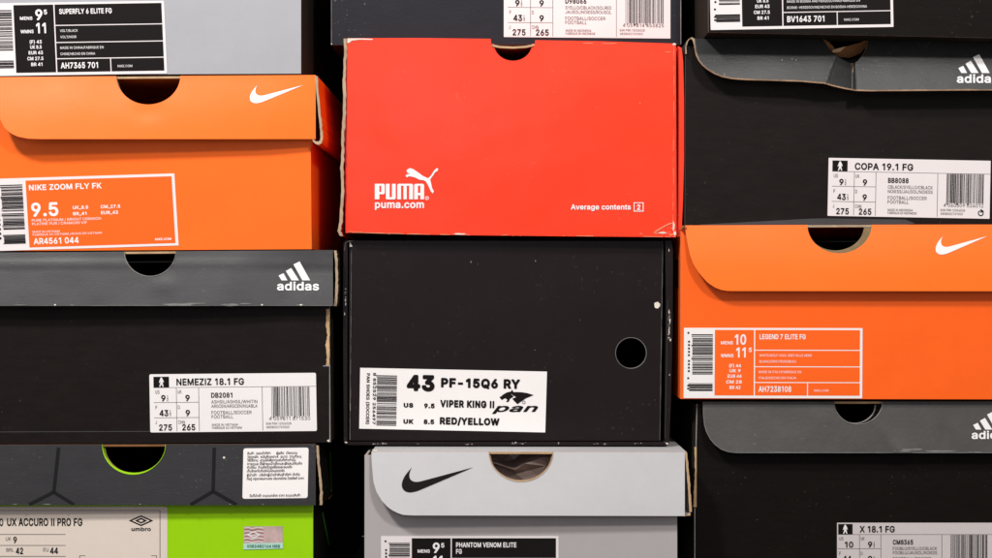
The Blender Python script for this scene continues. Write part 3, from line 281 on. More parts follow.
l|189|56,52 72,21 102,1 142,-3 182,3 172,53 146,54 125,62 117,76 116,506 112,510 56,510 52,506 52,86|34,49 38,34 56,4 94,-20 139,-26 164,-25 194,-17 205,-1 189,69 174,78 149,77 139,84 138,509 133,524 119,532 49,533 34,524 30,514 29,84|
m|609|52,4 56,-2 112,-2 116,4 118,264 128,288 142,306 162,320 196,328 232,323 253,308 268,284 272,258 272,4 276,-2 332,-2 336,4 339,268 346,289 372,316 396,327 416,328 446,324 469,314 488,288 494,254 496,-2 556,-2 558,254 554,298 542,330 522,356 496,374 466,385 436,387 404,384 382,377 358,364 336,344 316,313 309,334 286,363 256,382 216,387 192,384 152,365 132,347 116,323 112,380 52,378|34,-14 49,-24 114,-24 129,-19 136,-9 141,261 147,276 159,291 184,304 199,306 219,303 234,295 245,281 249,261 252,-9 259,-19 274,-24 334,-24 350,-19 357,-9 359,1 359,241 362,266 368,281 384,297 399,304 419,306 439,303 454,296 468,276 472,251 474,-9 481,-19 494,-24 559,-24 569,-21 579,-9 581,1 581,256 576,301 561,341 539,371 514,389 469,407 434,410 404,407 374,398 344,381 319,359 304,378 269,401 224,410 189,407 164,399 139,384 129,396 114,403 54,403 39,398 32,391 29,376 29,1|
n|409|52,4 56,-2 112,-2 116,4 116,224 119,258 128,284 144,304 182,323 212,327 246,321 272,303 289,274 294,234 296,-2 356,-2 358,238 355,284 341,324 322,350 296,370 266,381 232,385 186,380 152,363 123,334 116,320 112,380 52,378|34,-14 49,-24 114,-24 124,-22 134,-13 138,1 141,251 147,271 159,286 189,302 209,305 239,299 256,286 267,266 272,231 274,-9 281,-19 294,-24 359,-24 376,-14 381,1 381,236 376,291 360,336 338,366 309,388 269,403 229,408 179,402 139,382 129,396 114,403 49,403 32,391 29,376 29,1|7,-20 23,-40 48,-50 123,-49 138,-44 154,-30 164,0 166,245 178,268 208,278 234,270 241,260 245,235 246,0 253,-25 268,-41 293,-50 368,-49 383,-43 397,-30 407,0 407,240 403,290 385,345 353,387 313,416 273,429 228,434 178,428 148,416 118,429 48,429 28,422 14,410 6,395 3,380 3,0
o|415|37,146 57,80 81,46 118,14 158,-3 208,-9 258,-3 298,14 338,50 361,86 377,130 382,186 378,240 361,290 334,330 302,359 258,379 202,385 158,379 118,362 81,330 54,290 38,240 33,186;102,144 98,190 101,226 109,256 125,286 148,310 178,324 208,328 238,324 268,310 291,286 306,256 314,226 317,186 315,156 304,116 291,90 268,66 242,53 208,48 172,53 148,66 125,90 111,116|15,143 35,73 65,29 105,-5 155,-26 205,-32 260,-26 315,-2 350,29 380,73 400,133 405,188 399,248 380,303 355,340 310,381 260,402 205,408 155,402 100,377 65,347 35,303 16,243 10,188;125,147 120,188 124,223 133,253 157,288 180,302 205,305 235,302 258,288 272,273 285,248 295,188 285,128 270,101 255,85 235,74 205,71 180,74 160,86 144,103 130,128|
p|424|52,-140 56,-144 112,-144 116,-140 116,57 137,30 172,3 196,-6 232,-9 276,-2 314,16 346,44 370,80 387,136 391,190 386,246 370,296 346,332 312,363 272,380 232,385 196,382 172,375 152,361 116,320 112,380 56,380 52,376;116,163 117,226 126,260 142,290 162,310 186,323 222,328 256,321 278,310 298,290 314,260 324,226 326,190 324,156 315,120 302,92 276,66 252,52 222,49 186,54 164,66 142,87 126,115|34,-157 44,-165 54,-167 119,-166 133,-157 138,-142 139,-3 164,-18 194,-29 229,-32 279,-25 329,-2 364,29 391,73 409,133 414,188 409,248 389,308 363,348 324,382 279,401 229,408 194,405 164,396 139,380 129,396 114,403 49,403 38,398 31,388 29,-142;139,164 140,223 147,253 159,275 174,291 194,301 224,305 249,300 279,278 295,248 301,223 304,188 294,128 282,103 264,85 244,74 219,71 194,75 179,83 159,102 148,123|7,-163 23,-183 43,-192 118,-193 138,-187 154,-173 163,-153 166,-48 228,-58 293,-48 338,-27 378,7 412,57 435,127 440,187 434,257 416,312 388,357 338,404 288,426 228,434 188,430 148,417 118,429 48,429 23,419 9,402 3,377 3,-143;168,149 163,187 165,217 179,257 188,268 203,277 223,279 248,271 258,262 269,242 278,192 275,157 259,117 238,100 203,100 180,117
q|424|37,136 53,86 78,45 110,16 152,-4 198,-9 228,-6 252,3 288,29 308,57 310,-140 312,-144 372,-144 372,380 312,380 311,326 308,321 272,361 252,375 228,383 198,385 152,380 109,360 76,330 55,296 38,246 33,190;102,144 98,190 100,226 108,256 127,290 147,310 172,323 208,328 238,323 258,313 282,290 299,260 307,230 310,190 308,150 298,116 285,90 262,67 232,52 202,49 172,53 148,66 124,90|15,133 37,68 60,30 100,-5 145,-25 195,-32 235,-28 263,-17 285,-4 287,-147 296,-162 310,-167 375,-167 391,-157 396,-142 396,378 394,388 387,398 375,403 310,403 298,398 285,380 265,394 235,404 195,408 145,401 100,382 61,348 31,298 15,248 10,188;125,148 120,188 123,223 131,253 145,277 160,292 175,300 205,306 230,302 250,291 265,276 278,253 285,223 288,193 285,153 276,123 262,98 250,86 230,75 205,71 180,74 160,85 143,103|
r|259|52,4 56,-2 112,-2 116,4 116,234 119,264 128,284 140,298 162,314 206,324 242,321 244,324 244,378 242,386 212,386 182,382 152,368 130,348 116,327 112,380 52,378|34,-14 49,-24 114,-24 129,-19 136,-9 141,256 155,281 174,295 209,302 244,298 261,306 267,321 267,386 264,396 254,405 214,409 179,404 139,387 124,400 114,403 49,403 32,391 29,376 29,1|
s|365|38,80 45,60 58,40 80,20 110,3 144,-6 180,-9 220,-7 260,4 290,22 313,46 328,76 332,106 327,140 308,170 274,196 141,236 124,245 116,256 111,276 115,296 132,316 154,327 184,331 220,326 240,316 270,276 324,289 313,320 300,340 280,359 254,373 224,382 190,385 150,383 114,371 87,356 64,333 50,306 46,276 52,236 73,206 100,187 150,168 234,146 252,136 263,120 266,106 259,80 244,65 220,53 180,47 150,51 124,62 106,80 94,108 37,96|16,78 23,53 43,23 71,-2 107,-20 142,-29 177,-32 227,-29 272,-15 307,7 331,33 349,68 355,108 343,158 323,188 287,215 152,255 137,265 134,278 137,288 147,298 162,305 187,309 212,305 227,297 249,263 262,254 332,267 345,278 348,293 335,328 317,355 292,378 262,395 227,405 192,408 142,404 107,393 72,373 47,348 28,313 23,273 33,223 57,189 92,165 142,147 227,125 237,118 243,103 232,84 212,74 182,69 157,72 137,81 127,91 112,123 92,131 22,113 12,98|
t|227|4,330 10,326 60,326 64,320 64,94 72,50 92,20 124,1 170,-5 210,0 214,4 201,54 170,52 140,61 130,74 128,100 128,324 204,327 205,380 130,381 128,470 124,472 70,472 64,470 64,384 60,380 5,380|-16,317 -3,305 37,303 41,297 41,92 50,42 73,7 122,-22 172,-28 197,-26 227,-17 235,-8 237,2 222,67 207,77 172,74 157,77 152,82 150,102 151,302 207,303 223,312 228,327 228,382 224,392 207,403 152,404 149,477 138,492 127,495 57,494 47,487 42,477 41,407 37,403 -3,401 -17,387|
u|410|56,94 68,58 86,32 116,9 146,-3 182,-6 226,1 261,18 286,46 296,64 296,4 302,-2 356,-2 358,378 294,378 292,124 282,98 266,78 246,63 226,55 202,52 162,60 137,78 120,108 116,144 115,378 52,378 52,138|33,91 49,46 70,16 104,-10 139,-24 184,-29 224,-24 274,-2 279,-15 294,-24 359,-24 374,-17 381,1 381,381 374,396 359,403 294,403 284,400 275,391 272,381 272,156 269,126 260,106 239,85 219,76 199,74 174,79 156,91 142,116 138,146 138,376 135,391 124,401 114,403 49,403 36,396 29,376 29,141|
v|389|19,368 160,2 166,-2 226,-2 372,378 303,378 224,158 196,66 86,378 20,380 16,378|-4,366 143,-13 153,-22 163,-24 228,-24 238,-21 248,-9 394,371 392,391 383,400 373,403 303,403 288,396 198,152 193,146 101,396 83,403 8,401 -6,386|
w|567|26,364 136,0 196,-2 202,3 282,292 286,292 366,0 426,-2 432,3 546,378 479,378 396,74 364,214 316,380 250,378 204,214 172,77 89,378 26,380 22,378|3,361 114,-4 123,-19 139,-24 199,-24 209,-22 218,-14 284,211 349,-14 359,-22 369,-24 434,-23 448,-14 568,371 568,386 559,398 544,403 479,403 469,400 459,391 399,176 339,386 325,401 249,403 231,391 169,173 110,386 104,396 89,403 14,401 0,386|
x|378|22,4 24,-2 90,-2 94,3 190,151 284,1 354,-2 357,4 227,194 353,378 280,378 190,238 102,378 28,378 152,194|2,-14 17,-24 102,-21 112,-12 187,104 192,103 272,-19 287,-24 357,-24 367,-22 377,-15 382,-4 379,11 254,191 372,366 376,381 367,398 352,403 282,403 267,398 192,283 112,400 102,403 27,403 12,396 5,381 9,366 125,196 0,11 -3,-4|
y|389|19,368 161,-2 140,-56 126,-76 106,-87 59,-86 46,-136 50,-141 90,-146 116,-145 140,-137 160,-125 179,-106 194,-82 372,378 303,378 224,158 196,69 86,378 20,380 16,378|-4,366 137,1 121,-44 108,-61 98,-65 58,-62 43,-70 24,-144 28,-154 43,-163 88,-169 123,-166 148,-158 173,-143 194,-124 213,-94 393,369 394,386 388,396 373,403 303,403 288,396 193,146 101,396 83,403 8,401 -6,386|
z|380|40,4 46,-2 336,-2 340,4 340,54 336,58 129,58 333,328 334,378 47,378 46,328 50,322 246,322 251,318 42,48|23,-14 33,-22 43,-24 338,-24 348,-22 358,-15 363,1 362,61 358,71 348,78 172,81 355,321 357,381 348,398 333,403 48,403 38,401 28,392 24,381 24,321 28,310 38,301 198,299 205,296 20,56 18,1|
SP|187|||""".split('\n'):
    q_ = ln_.split('|')
    GLYPHS[' ' if q_[0] == 'SP' else q_[0]] = (int(q_[1]), [[[tuple(map(int, p.split(','))) for p in c.split()] for c in w_.split(';') if c] for w_ in q_[2:]])
TC = {}
def weight(bold): return 0 if bold < .006 else 1 if bold <= .031 else 2
def take(cu):
    ob = bpy.data.objects.new('t', cu); COL.objects.link(ob)
    ev = ob.evaluated_get(bpy.context.evaluated_depsgraph_get()); me = ev.to_mesh()
    vs = [(v.co.x, v.co.y) for v in me.vertices]; fs = [list(p.vertices) for p in me.polygons]
    ev.to_mesh_clear(); bpy.data.objects.remove(ob); bpy.data.curves.remove(cu)
    return vs, fs
def glyph(c, wt):
    if (c, wt) not in TC:
        cts = GLYPHS[c][1]; cu = bpy.data.curves.new('t', 'CURVE'); cu.dimensions = '2D'; cu.fill_mode = 'BOTH'
        for ct in cts[wt] or cts[1]:
            sp = cu.splines.new('POLY'); sp.points.add(len(ct) - 1); sp.use_cyclic_u = True
            for i, (x, y) in enumerate(ct): sp.points[i].co = (x/1000, y/1000, 0, 1)
        TC[c, wt] = take(cu)
    return TC[c, wt]
def tess(txt, bold):
    wt = weight(bold); V = []; Fc = []; pen = 0
    if not all(c in GLYPHS for c in txt):
        cu = bpy.data.curves.new('t', 'FONT'); cu.body = txt; cu.size = 1; cu.resolution_u = 3; cu.offset = bold
        v, f = take(cu); return [(x, y, 0) for x, y in v], f
    for i, c in enumerate(txt):
        v, f = glyph(c, wt) if c != ' ' else ([], [])
        n = len(V); V += [(x + pen, y, (i % 2)*.00003) for x, y in v]; Fc += [[q + n for q in p] for p in f]
        pen += (GLYPHS[c][0] + (0, 24, 66)[wt]) / 1000
    return V, Fc
CAPS = (511, 533, 559); XHS = (393, 416, 442)

class Aff:
    """label frame: origin and axes in photo pixels"""
    def __init__(s, O, X=(1, 0), Y=(0, 1)): s.O = O; s.X = X; s.Y = Y
    def __call__(s, u, v): return (s.O[0] + u*s.X[0] + v*s.Y[0], s.O[1] + u*s.X[1] + v*s.Y[1])
ID = Aff((0, 0))

def text(mb, face, A, txt, u0, u1, vb, cap, m='inkblack', bold=.0, shear=0, vert=False, lift=.0004, xh=False):
    vs, fs = tess(txt, bold)
    if not vs: return
    x0 = min(v[0] for v in vs); x1 = max(v[0] for v in vs)
    k = cap * 1000 / (XHS if xh else CAPS)[weight(bold)]
    kx = (u1 - u0) / (x1 - x0) if u1 is not None else k
    out = []
    for x, y, dz in vs:
        a = (x - x0) * kx + shear * y * k; b = y * k
        if vert: p = A(vb + b, u0 + a)      # reads downwards
        else: p = A(u0 + a, vb - b)
        out.append(face.pt(p[0], p[1], lift + dz))
    mb.add(out, fs, m)

def arect(mb, face, A, u0, v0, u1, v1, m, lift):
    mb.poly([A(u0, v0), A(u1, v0), A(u1, v1), A(u0, v1)], face, m, lift)

def rrect(A, u0, v0, u1, v1, r=1.5, n=4):
    pts = []
    for cx, cy, a0 in ((u1-r, v0+r, -90), (u1-r, v1-r, 0), (u0+r, v1-r, 90), (u0+r, v0+r, 180)):
        for i in range(n+1):
            a = math.radians(a0 + 90*i/n); pts.append(A(cx + r*math.cos(a), cy + r*math.sin(a)))
    return pts

def barcode(mb, face, A, u0, v0, u1, v1, vertical, seed, m='inkblack', lift=.0004, fill=.5):
    r = random.Random(seed); p = u0 if vertical else v0; end = u1 if vertical else v1
    k = 0
    while p < end - .5:
        w = r.choice((.3, .3, .55, .8, 1.1)) * fill * 2; g = r.choice((.45, .5, .7, 1.1)) * (1-fill) * 2
        w = min(w, end - p)
        ext = 1.8 if k in (0, 1, 8, 9, 17, 18) else 0
        if vertical: arect(mb, face, A, p, v0, p + w, v1 + ext, m, lift)
        else: arect(mb, face, A, u0 - ext*.5, p, u1, p + w, m, lift)
        p += w + g; k += 1

# ------------------------------------------------------------------ marks
def bez(p0, p1, p2, p3, n=10):
    return [tuple((1-t)**3*a + 3*(1-t)**2*t*b + 3*(1-t)*t*t*c + t**3*d for a, b, c, d in zip(p0, p1, p2, p3)) for t in [i/n for i in range(1, n+1)]]
def rel(segs, start):
    pts = [start]; cur = start
    for s in segs:
        if len(s) == 2: cur = (cur[0]+s[0], cur[1]+s[1]); pts.append(cur)
        else:
            q = [(cur[0]+s[i], cur[1]+s[i+1]) for i in (0, 2, 4)]
            pts += bez(cur, *q, n=8); cur = q[2]
    return pts
SW = rel([(-17.558, 7.476), (-1.456, .616, -2.679, .925, -3.668, .925), (-1.12, 0, -1.933, -.392, -2.437, -1.177),
          (-.317, -.504, -.41, -1.143, -.28, -1.918), (.13, -.775, .476, -1.6, 1.036, -2.478), (.467, -.71, 1.232, -1.643, 2.297, -2.8),
          (-.35, .55, -.65, 1.2, -.784, 1.848), (-.28, 1.195, -.028, 2.072, .756, 2.632), (.373, .261, .886, .392, 1.54, .392),
          (.522, 0, 1.11, -.084, 1.764, -.252)], (24, 7.8))
def swoosh(face, x0, y0, x1, y1, m, parent):
    xs = [p[0] for p in SW]; ys = [p[1] for p in SW]
    pts = [(x0 + (x-min(xs))/(max(xs)-min(xs))*(x1-x0), y0 + (y-min(ys))/(max(ys)-min(ys))*(y1-y0)) for x, y in SW]
    mb = MB(); mb.poly(pts, face, m, .0003); return mb.build('logo', parent)

def stripes_logo(face, x, y, k, m, parent, txt='adidas'):
    """three slanted bars over the word; x, y = left end of the baseline, k = scale"""
    mb = MB()
    for b in ([(1.6, -14.5), (6.5, -16.8), (10.4, -9.6), (4.6, -9.6)], [(8.8, -19), (14.2, -22), (22, -9.6), (14.6, -9.6)], [(16.4, -25.6), (22.6, -28.6), (33.2, -9.6), (25.4, -9.6)]):
        mb.poly([(x + (a)*k, y + c*k) for a, c in b], face, m, .0003)
    text(mb, face, ID, txt, x, x + 42*k, y, 6.4*k, m, bold=.030, lift=.0003, xh=True)
    return mb.build('logo', parent)

# ------------------------------------------------------------------ labels
def swoosh_label(parent, face, A, panelm, lines, seed):
    """label with size column and ruled cells; u 0..179, v 0..71"""
    mb = MB()
    mb.panel(rrect(A, 0, 0, 179, 71, .6), face, .0002, 'paper' if panelm == 'inkorange' else 'paperpink', 'paper', lift=.0003)
    for c in ((31, 2, 70.2, 68.2), (71.4, 2, 176.4, 21.9), (71.4, 22.9, 176.4, 38.6), (71.4, 39.6, 176.4, 54.5), (71.4, 55.5, 123.6, 68.2), (124.6, 55.5, 176.4, 68.2)):
        arect(mb, face, A, *c, panelm, .0004)
    st = mb.build('label_sticker', parent)
    tx = MB(); W = 'inkwhite'
    s1, s2, sup1, sup2, name, l1, l2, l3, l4, code, small = lines
    def T(*a, **k): text(tx, face, A, *a, m=W, lift=.0005, **k)
    T('MENS', 37, 49.2, 16.5, 3.1, bold=.012)
    T(s1, 51 if len(s1) > 1 else 52.2, 62.4 if len(s1) > 1 else 59.2, 16.5, 10, bold=.02)
    if sup1: T(sup1, 60.6, 63.8, 11.3, 4.4, bold=.02)
    T('WMNS', 37, 49.8, 29.5, 3.2, bold=.012)
    T(s2, 52.5, 62, 29.5, 9.8, bold=.02)
    if sup2: T(sup2, 65, 68, 24.3, 4.4, bold=.02)
    for q, v, (a, b) in zip(small, (39.7, 44.8, 50.3, 56, 61.7), ((45.5, 57.3), (45.8, 57), (44, 58), (42.5, 58.2), (46, 57))):
        T(q, a, b, v, 3.2, bold=.01)
    if isinstance(name, tuple):
        T(name[0], 75.7, 136.5, 11, 4.7, bold=.012); T(name[1], 75.7, 81.5, 17.6, 4.7, bold=.012)
    else: T(name, 75.7, 75.7 + len(name)*2.72, 11.2, 4.9, bold=.012)
    T(l1, 75.7, 75.7 + len(l1)*1.75, 28.9, 2.4); T(l2, 75.7, 75.7 + len(l2)*1.75, 35, 2.4)
    T(l3, 75.2, 75.2 + len(l3)*1.7, 45.6, 2.4); T(l4, 75.2, 75.2 + len(l4)*1.7, 51.6, 2.4)
    T(code, 75, 75 + len(code)*3.65, 64.4, 5.6, bold=.012); T('NIKE.COM', 130.8, 145.1, 64.2, 2.2)
    tx.build('printed_text', st)
    bc = MB()
    barcode(bc, face, A, 8.5, 6.5, 29, 47, False, seed, 'inkblack', .0005)
    barcode(bc, face, A, 5.5, 56, 29, 64, False, seed+1, 'inkblack', .0005, .7)
    for i in range(9): arect(bc, face, A, 4.2, 13+i*3.4+(2.5 if i > 4 else 0), 6, 14.9+i*3.4+(2.5 if i > 4 else 0), 'inkblack', .0005)
    for v in (4.2, 50, 57.5, 60.5): arect(bc, face, A, 3.6, v, 5.4, v+1.7, 'inkblack', .0005)
    bc.build('barcode', st)
    return st

def grid_label(parent, face, A, paper, title, tw, sizes, code, l1, l2, l5, l6, digits, seed, u0=0, v0=0, r=1.5, recycle=False, ink='inkblack'):
    """white label with a walking figure, size cells and barcode; u 0..166.6, v 0..58"""
    mb = MB()
    mb.panel(rrect(A, u0, v0, 166.6, 58, r), face, .0002, paper, paper, lift=.0003)
    B = 'inkblack'; g = 'inkgrey'; lf = .0004
    arect(mb, face, A, max(4, u0+1.2), 2.5, 19.6, 13.2, B, lf)
    x = 11.8
    mb.poly([A(x+a, b) for a, b in ((0, 3.2), (1, 3.6), (1.1, 4.7), (1.9, 5.6), (2.6, 8.2), (2.2, 8.5), (1.2, 7), (1.5, 9.2), (2.3, 12.6), (1.3, 12.6), (.1, 9.8), (-1, 12.6), (-2.1, 12.6), (-1, 9), (-1, 7), (-1.9, 8.7), (-2.4, 8.4), (-1.5, 5.6), (-.9, 4.8), (-.9, 3.6))], face, 'inkwhite', .00055)
    arect(mb, face, A, max(4, u0), 13.2, 166.4, 13.6, g, lf)
    for u in (26.5, 48.8, 112.3): arect(mb, face, A, u, 13.6, u+.5, 57, g, lf)
    for v in (28, 43.2): arect(mb, face, A, max(4, u0), v, 48.8, v+.45, g, lf)
    st = mb.build('label_sticker', parent)
    tx = MB()
    def T(*a, m=B, **k): text(tx, face, A, *a, m=m, lift=.0005, **k)
    T(title, 27, 27+tw, 11, 6.5, bold=.022)
    for (q, a, b), v in zip((('US', 5.6, 9.8), ('F', 5.6, 7.4), ('J', 5.2, 6.6)), (19.4, 34.8, 49.6)): T(q, a, b, v, 3.5, m=g)
    for (q, a, b), v in zip((('UK', 28, 32), ('D', 28, 30), ('CHN', 28, 34.6)), (19.4, 34.8, 49.6)): T(q, a, b, v, 3.5, m=g)
    s = sizes
    def num(q, u, v, fr=None):
        w = 4.4*len(q); T(q, u, u+w, v, 6, bold=.02)
        if fr:
            T(fr[0], u+w+1.3, None, v-3.2, 2.5); T(fr[1], u+w+1.1, None, v, 2.5); arect(tx, face, A, u+w+1, v-2.95, u+w+2.8, v-2.75, B, .0005)
    num(s[0][0], 11.4 if len(s[0][0]) == 1 else 11.5, 26.8, s[0][1]); num(s[1][0], 35.6, 26.8, s[1][1])
    num(s[2][0], 9.5, 41.6, s[2][1]); num(s[3][0], 35.6, 41.8, s[3][1])
    T(s[4], 8.8, 21.8, 56, 6, bold=.02); T(s[5], 32, 45, 56, 6, bold=.02)
    T(code, 61.5, 82.6, 23.7, 4.8, bold=.02)
    T(l1, 61.5, 107.5, 29.5, 3.2, m=g); T(l2, 61.5, 107.5, 33.9, 3.2, m=g)
    T('FOOTBALL/SOCCER', 61.5, 101.6, 40.3, 3.3, m=g); T('FOOTBALL', 61.5, 83, 44.5, 3.3, m=g)
    T(l5, 61.8, 87.5, 52, 2.3, m=g); T(l6, 61.8, 91.5, 55, 2.3, m=g)
    T(digits, 119, 160, 46.8, 3.4, m=g)
    T('EAN PSN 12036028', 116, 141, 51.2, 2.3, m=g); T('4858003741003', 116, 139, 54.8, 2.3, m=g)
    if recycle:
        p = []
        for i in range(15): a = math.radians(-40 + 290*i/14); p.append(A(157.5+3*math.cos(a), 52.5+3*math.sin(a)))
        for i in range(14, -1, -1): a = math.radians(-40 + 290*i/14); p.append(A(157.5+2*math.cos(a), 52.5+2*math.sin(a)))
        tx.poly(p, face, B, .0005); tx.poly([A(157.2, 48.2), A(160.8, 50.5), A(157.2, 52.2)], face, B, .0005)
    tx.build('printed_text', st)
    bc = MB(); barcode(bc, face, A, 121.8, 13.8, 159.8, 43, True, seed, B, .0005); bc.build('barcode', st)
    return st

# ------------------------------------------------------------------ box building
TH = .0014
def body(root, face, q, m, side=None, notch=None, holes=(), edge='kraft', depth=.33, ring=None, extra=None, top=False, inner=None):
    """q = (TL, TR, BR, BL) in photo px"""
    (ax, ay), (bx, by), (cx, cy), (dx, dy) = q
    side = side or m
    mb = MB()
    outer = [(ax, ay)]
    if notch:
        nx, r, h = notch
        yt = ay + (by-ay)*(nx-ax)/(bx-ax)
        outer += [(nx - r*math.cos(math.pi*i/24), yt + h*math.sin(math.pi*i/24)) for i in range(25)]
    outer += [(bx, by), (cx, cy), (dx, dy)]
    mb.panel(outer, face, TH, m, edge, holes=holes)
    if ring:
        rm, rw = ring; a_ = [(nx - (r)*math.cos(math.pi*i/24), yt + h*math.sin(math.pi*i/24)) for i in range(25)]
        b_ = [(nx - (r+rw)*math.cos(math.pi*i/24), yt + (h+rw)*math.sin(math.pi*i/24)) for i in range(25)]
        for i in range(24): mb.poly([a_[i], b_[i], b_[i+1], a_[i+1]], face, rm, .0002)
    y = TH + .00005; t = 2.2
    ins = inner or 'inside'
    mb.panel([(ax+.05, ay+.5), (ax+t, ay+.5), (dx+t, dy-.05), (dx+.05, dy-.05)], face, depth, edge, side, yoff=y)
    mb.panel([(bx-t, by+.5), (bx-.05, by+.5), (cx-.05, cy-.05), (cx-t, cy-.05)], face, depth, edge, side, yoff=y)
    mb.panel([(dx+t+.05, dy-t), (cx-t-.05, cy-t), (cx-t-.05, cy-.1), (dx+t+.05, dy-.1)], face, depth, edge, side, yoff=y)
    # lining and far end, the inner shade put into their dark colour
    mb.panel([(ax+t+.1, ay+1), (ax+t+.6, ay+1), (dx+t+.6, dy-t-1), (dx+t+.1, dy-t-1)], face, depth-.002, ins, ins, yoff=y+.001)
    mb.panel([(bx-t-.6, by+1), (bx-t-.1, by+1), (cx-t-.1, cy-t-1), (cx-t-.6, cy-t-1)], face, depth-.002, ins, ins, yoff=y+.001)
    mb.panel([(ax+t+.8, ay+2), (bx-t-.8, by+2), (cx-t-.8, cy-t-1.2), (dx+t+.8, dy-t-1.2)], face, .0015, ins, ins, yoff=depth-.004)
    if top: mb.panel([(ax+t+.1, ay+.2), (bx-t-.1, by+.2), (bx-t-.1, by+t), (ax+t+.1, ay+t)], face, depth, edge, side, yoff=y)
    if extra: extra(mb, face)
    return mb.build('box_body', root)

def cols(x0, x1, notch=None, n=60, extra=()):
    xs = [x0 + (x1-x0)*i/n for i in range(n+1)]
    for k in (.02, .1, .3, .6, 1, 1.6, 2.4, 3.4, 4.6, 6, 8, 10): xs += [x0+k]
    if notch:
        nx, r, h = notch
        xs = [x for x in xs if abs(x-nx) > r+.3] + [nx - r*math.cos(math.pi*i/30) for i in range(31)] + [nx-r-.02, nx+r+.02]
    xs += list(extra)
    return sorted(set(round(x, 3) for x in xs if x0 <= x <= x1))

def lid(root, face, x0, x1, top, bot, notch, m, edge, side_r=None, side_l=None, thick=.0012, depth=.335, toppts=None, topm=None, extra=None, topedge='kraft', xsx=(), sidem=None, label=None):
    yt0 = pl(top) if not callable(top) else top
    yb = pl(bot) if not callable(bot) else bot
    def yt(x):
        y = yt0(x)
        if notch and abs(x-notch[0]) < notch[1]:
            y += notch[2]*math.sqrt(max(0, 1-((x-notch[0])/notch[1])**2))
        return y
    mb = MB()
    mb.flap(cols(x0, x1, notch, extra=xsx), yt, yb, 14, face, thick, m, edge)
    bx = root_span = (x0+3, x1-.5)
    tp = toppts or [(x, yt0(x)+.15) for x in (x0, (x0+x1)/2, x1)]
    fl = Face(face.Y/MM)
    mb.panel(tp + [(x, y+2.1) for x, y in reversed(tp)], fl, depth, topedge, topm or m, yoff=thick+.0001)
    for sd in (side_r, side_l):
        if sd:
            pts, w, em = sd
            r = random.Random(5)
            mb.panel([(x, y) for x, y in pts] + [(x+w*(.85+.3*r.random()), y) for x, y in reversed(pts)], Face(face.Y/MM-.4), depth-.01, em, sidem or m)
    if extra: extra(mb, face)
    return mb.build('lid', root, label)

def dense(pts, n=6, j=0.0, seed=1):
    r = random.Random(seed); out = []
    for (a, b), (c, d) in zip(pts, pts[1:]):
        for i in range(n): out.append((a+(c-a)*i/n + r.uniform(-j, j), b+(d-b)*i/n))
    out.append(pts[-1]); return out

def on_side(mb, X, pts, m, off):
    """thin printed strip on a side wall x = X, given by where it shows"""
    vs = []
    for px, py in pts:
        f = X / ((px-496)*S); Y = D*f - D
        vs.append(Vector((X+off, Y, (279-py)*S*f + H0)))
    mb.add(vs, [list(range(len(vs)))], m)

GRP = 'shoe boxes stacked in three columns'
def box(label, px, py, Y):
    p = at(px, py, Y*MM); return thing('shoe_box', label, 'shoe box', (p.x, Y*MM, p.z), GRP)

def rim(mb, f, pts, w, m, seed=1, j=.35):
    """cut board edge showing along a flap"""
    r = random.Random(seed); p = dense(pts, 10)
    q = []
    for i, (x, y) in enumerate(p):
        a = p[max(0, i-1)]; b = p[min(len(p)-1, i+1)]; dx, dy = b[0]-a[0], b[1]-a[1]; l = math.hypot(dx, dy) or 1
        ww = w*(1 - j*r.random()); q.append((x + dy/l*ww, y - dx/l*ww))
    for i in range(len(p)-1): mb.poly([p[i], q[i], q[i+1], p[i+1]], f, m, .00028)

def notchrim(mb, f, cx, y, r, h, w, m, a0=0, a1=1, lift=.0003):
    n = 30; p = [math.pi*(1-(a0+(a1-a0)*i/n)) for i in range(n+1)]
    for a, b in zip(p, p[1:]):
        mb.poly([(cx+r*math.cos(a), y+h*math.sin(a)), (cx+(r+w)*math.cos(a), y+(h+w)*math.sin(a)), (cx+(r+w)*math.cos(b), y+(h+w)*math.sin(b)), (cx+r*math.cos(b), y+h*math.sin(b))], f, m, lift)

def cluster(mb, f, cx, cy, rx, ry, n, ms, seed):
    """rubbed spots on an edge"""
    r = random.Random(seed)
    for i in range(n): mb.blob(cx+r.uniform(-rx, rx), cy+r.uniform(-ry, ry), r.uniform(.3, 1.6), r.uniform(.2, .6), f, r.choice(ms), .0003, rough=.7, seed=seed*50+i)

# === A: grey box, top left
fA = Face(0)
r = box('light grey shoe box with black sticker AH7365 701, topmost in the left stack', 130, 74, 0)
body(r, fA, ((-45, -120), (301, -120), (301, 73.6), (-45, 75.2)), 'grey', side='inside', edge='core', top=True)
fs = Face(0)
swoosh_label(r, fs, Aff((-18.4, 3.6), (1.0185, -.0158), (.0455, 1.0227)), 'inkblack',
    ('9', '11', '5', '', 'SUPERFLY 6 ELITE FG', 'VOLT/BLACK', 'VOLT/NOIR', 'MADE IN CHINA/FABRIQUE EN', 'CHINE/HECHO EN CHINA', 'AH7365 701', ('(F) 43', 'UK 8.5', 'EUR 43', 'CM 27.5', 'BR 41')), 3)

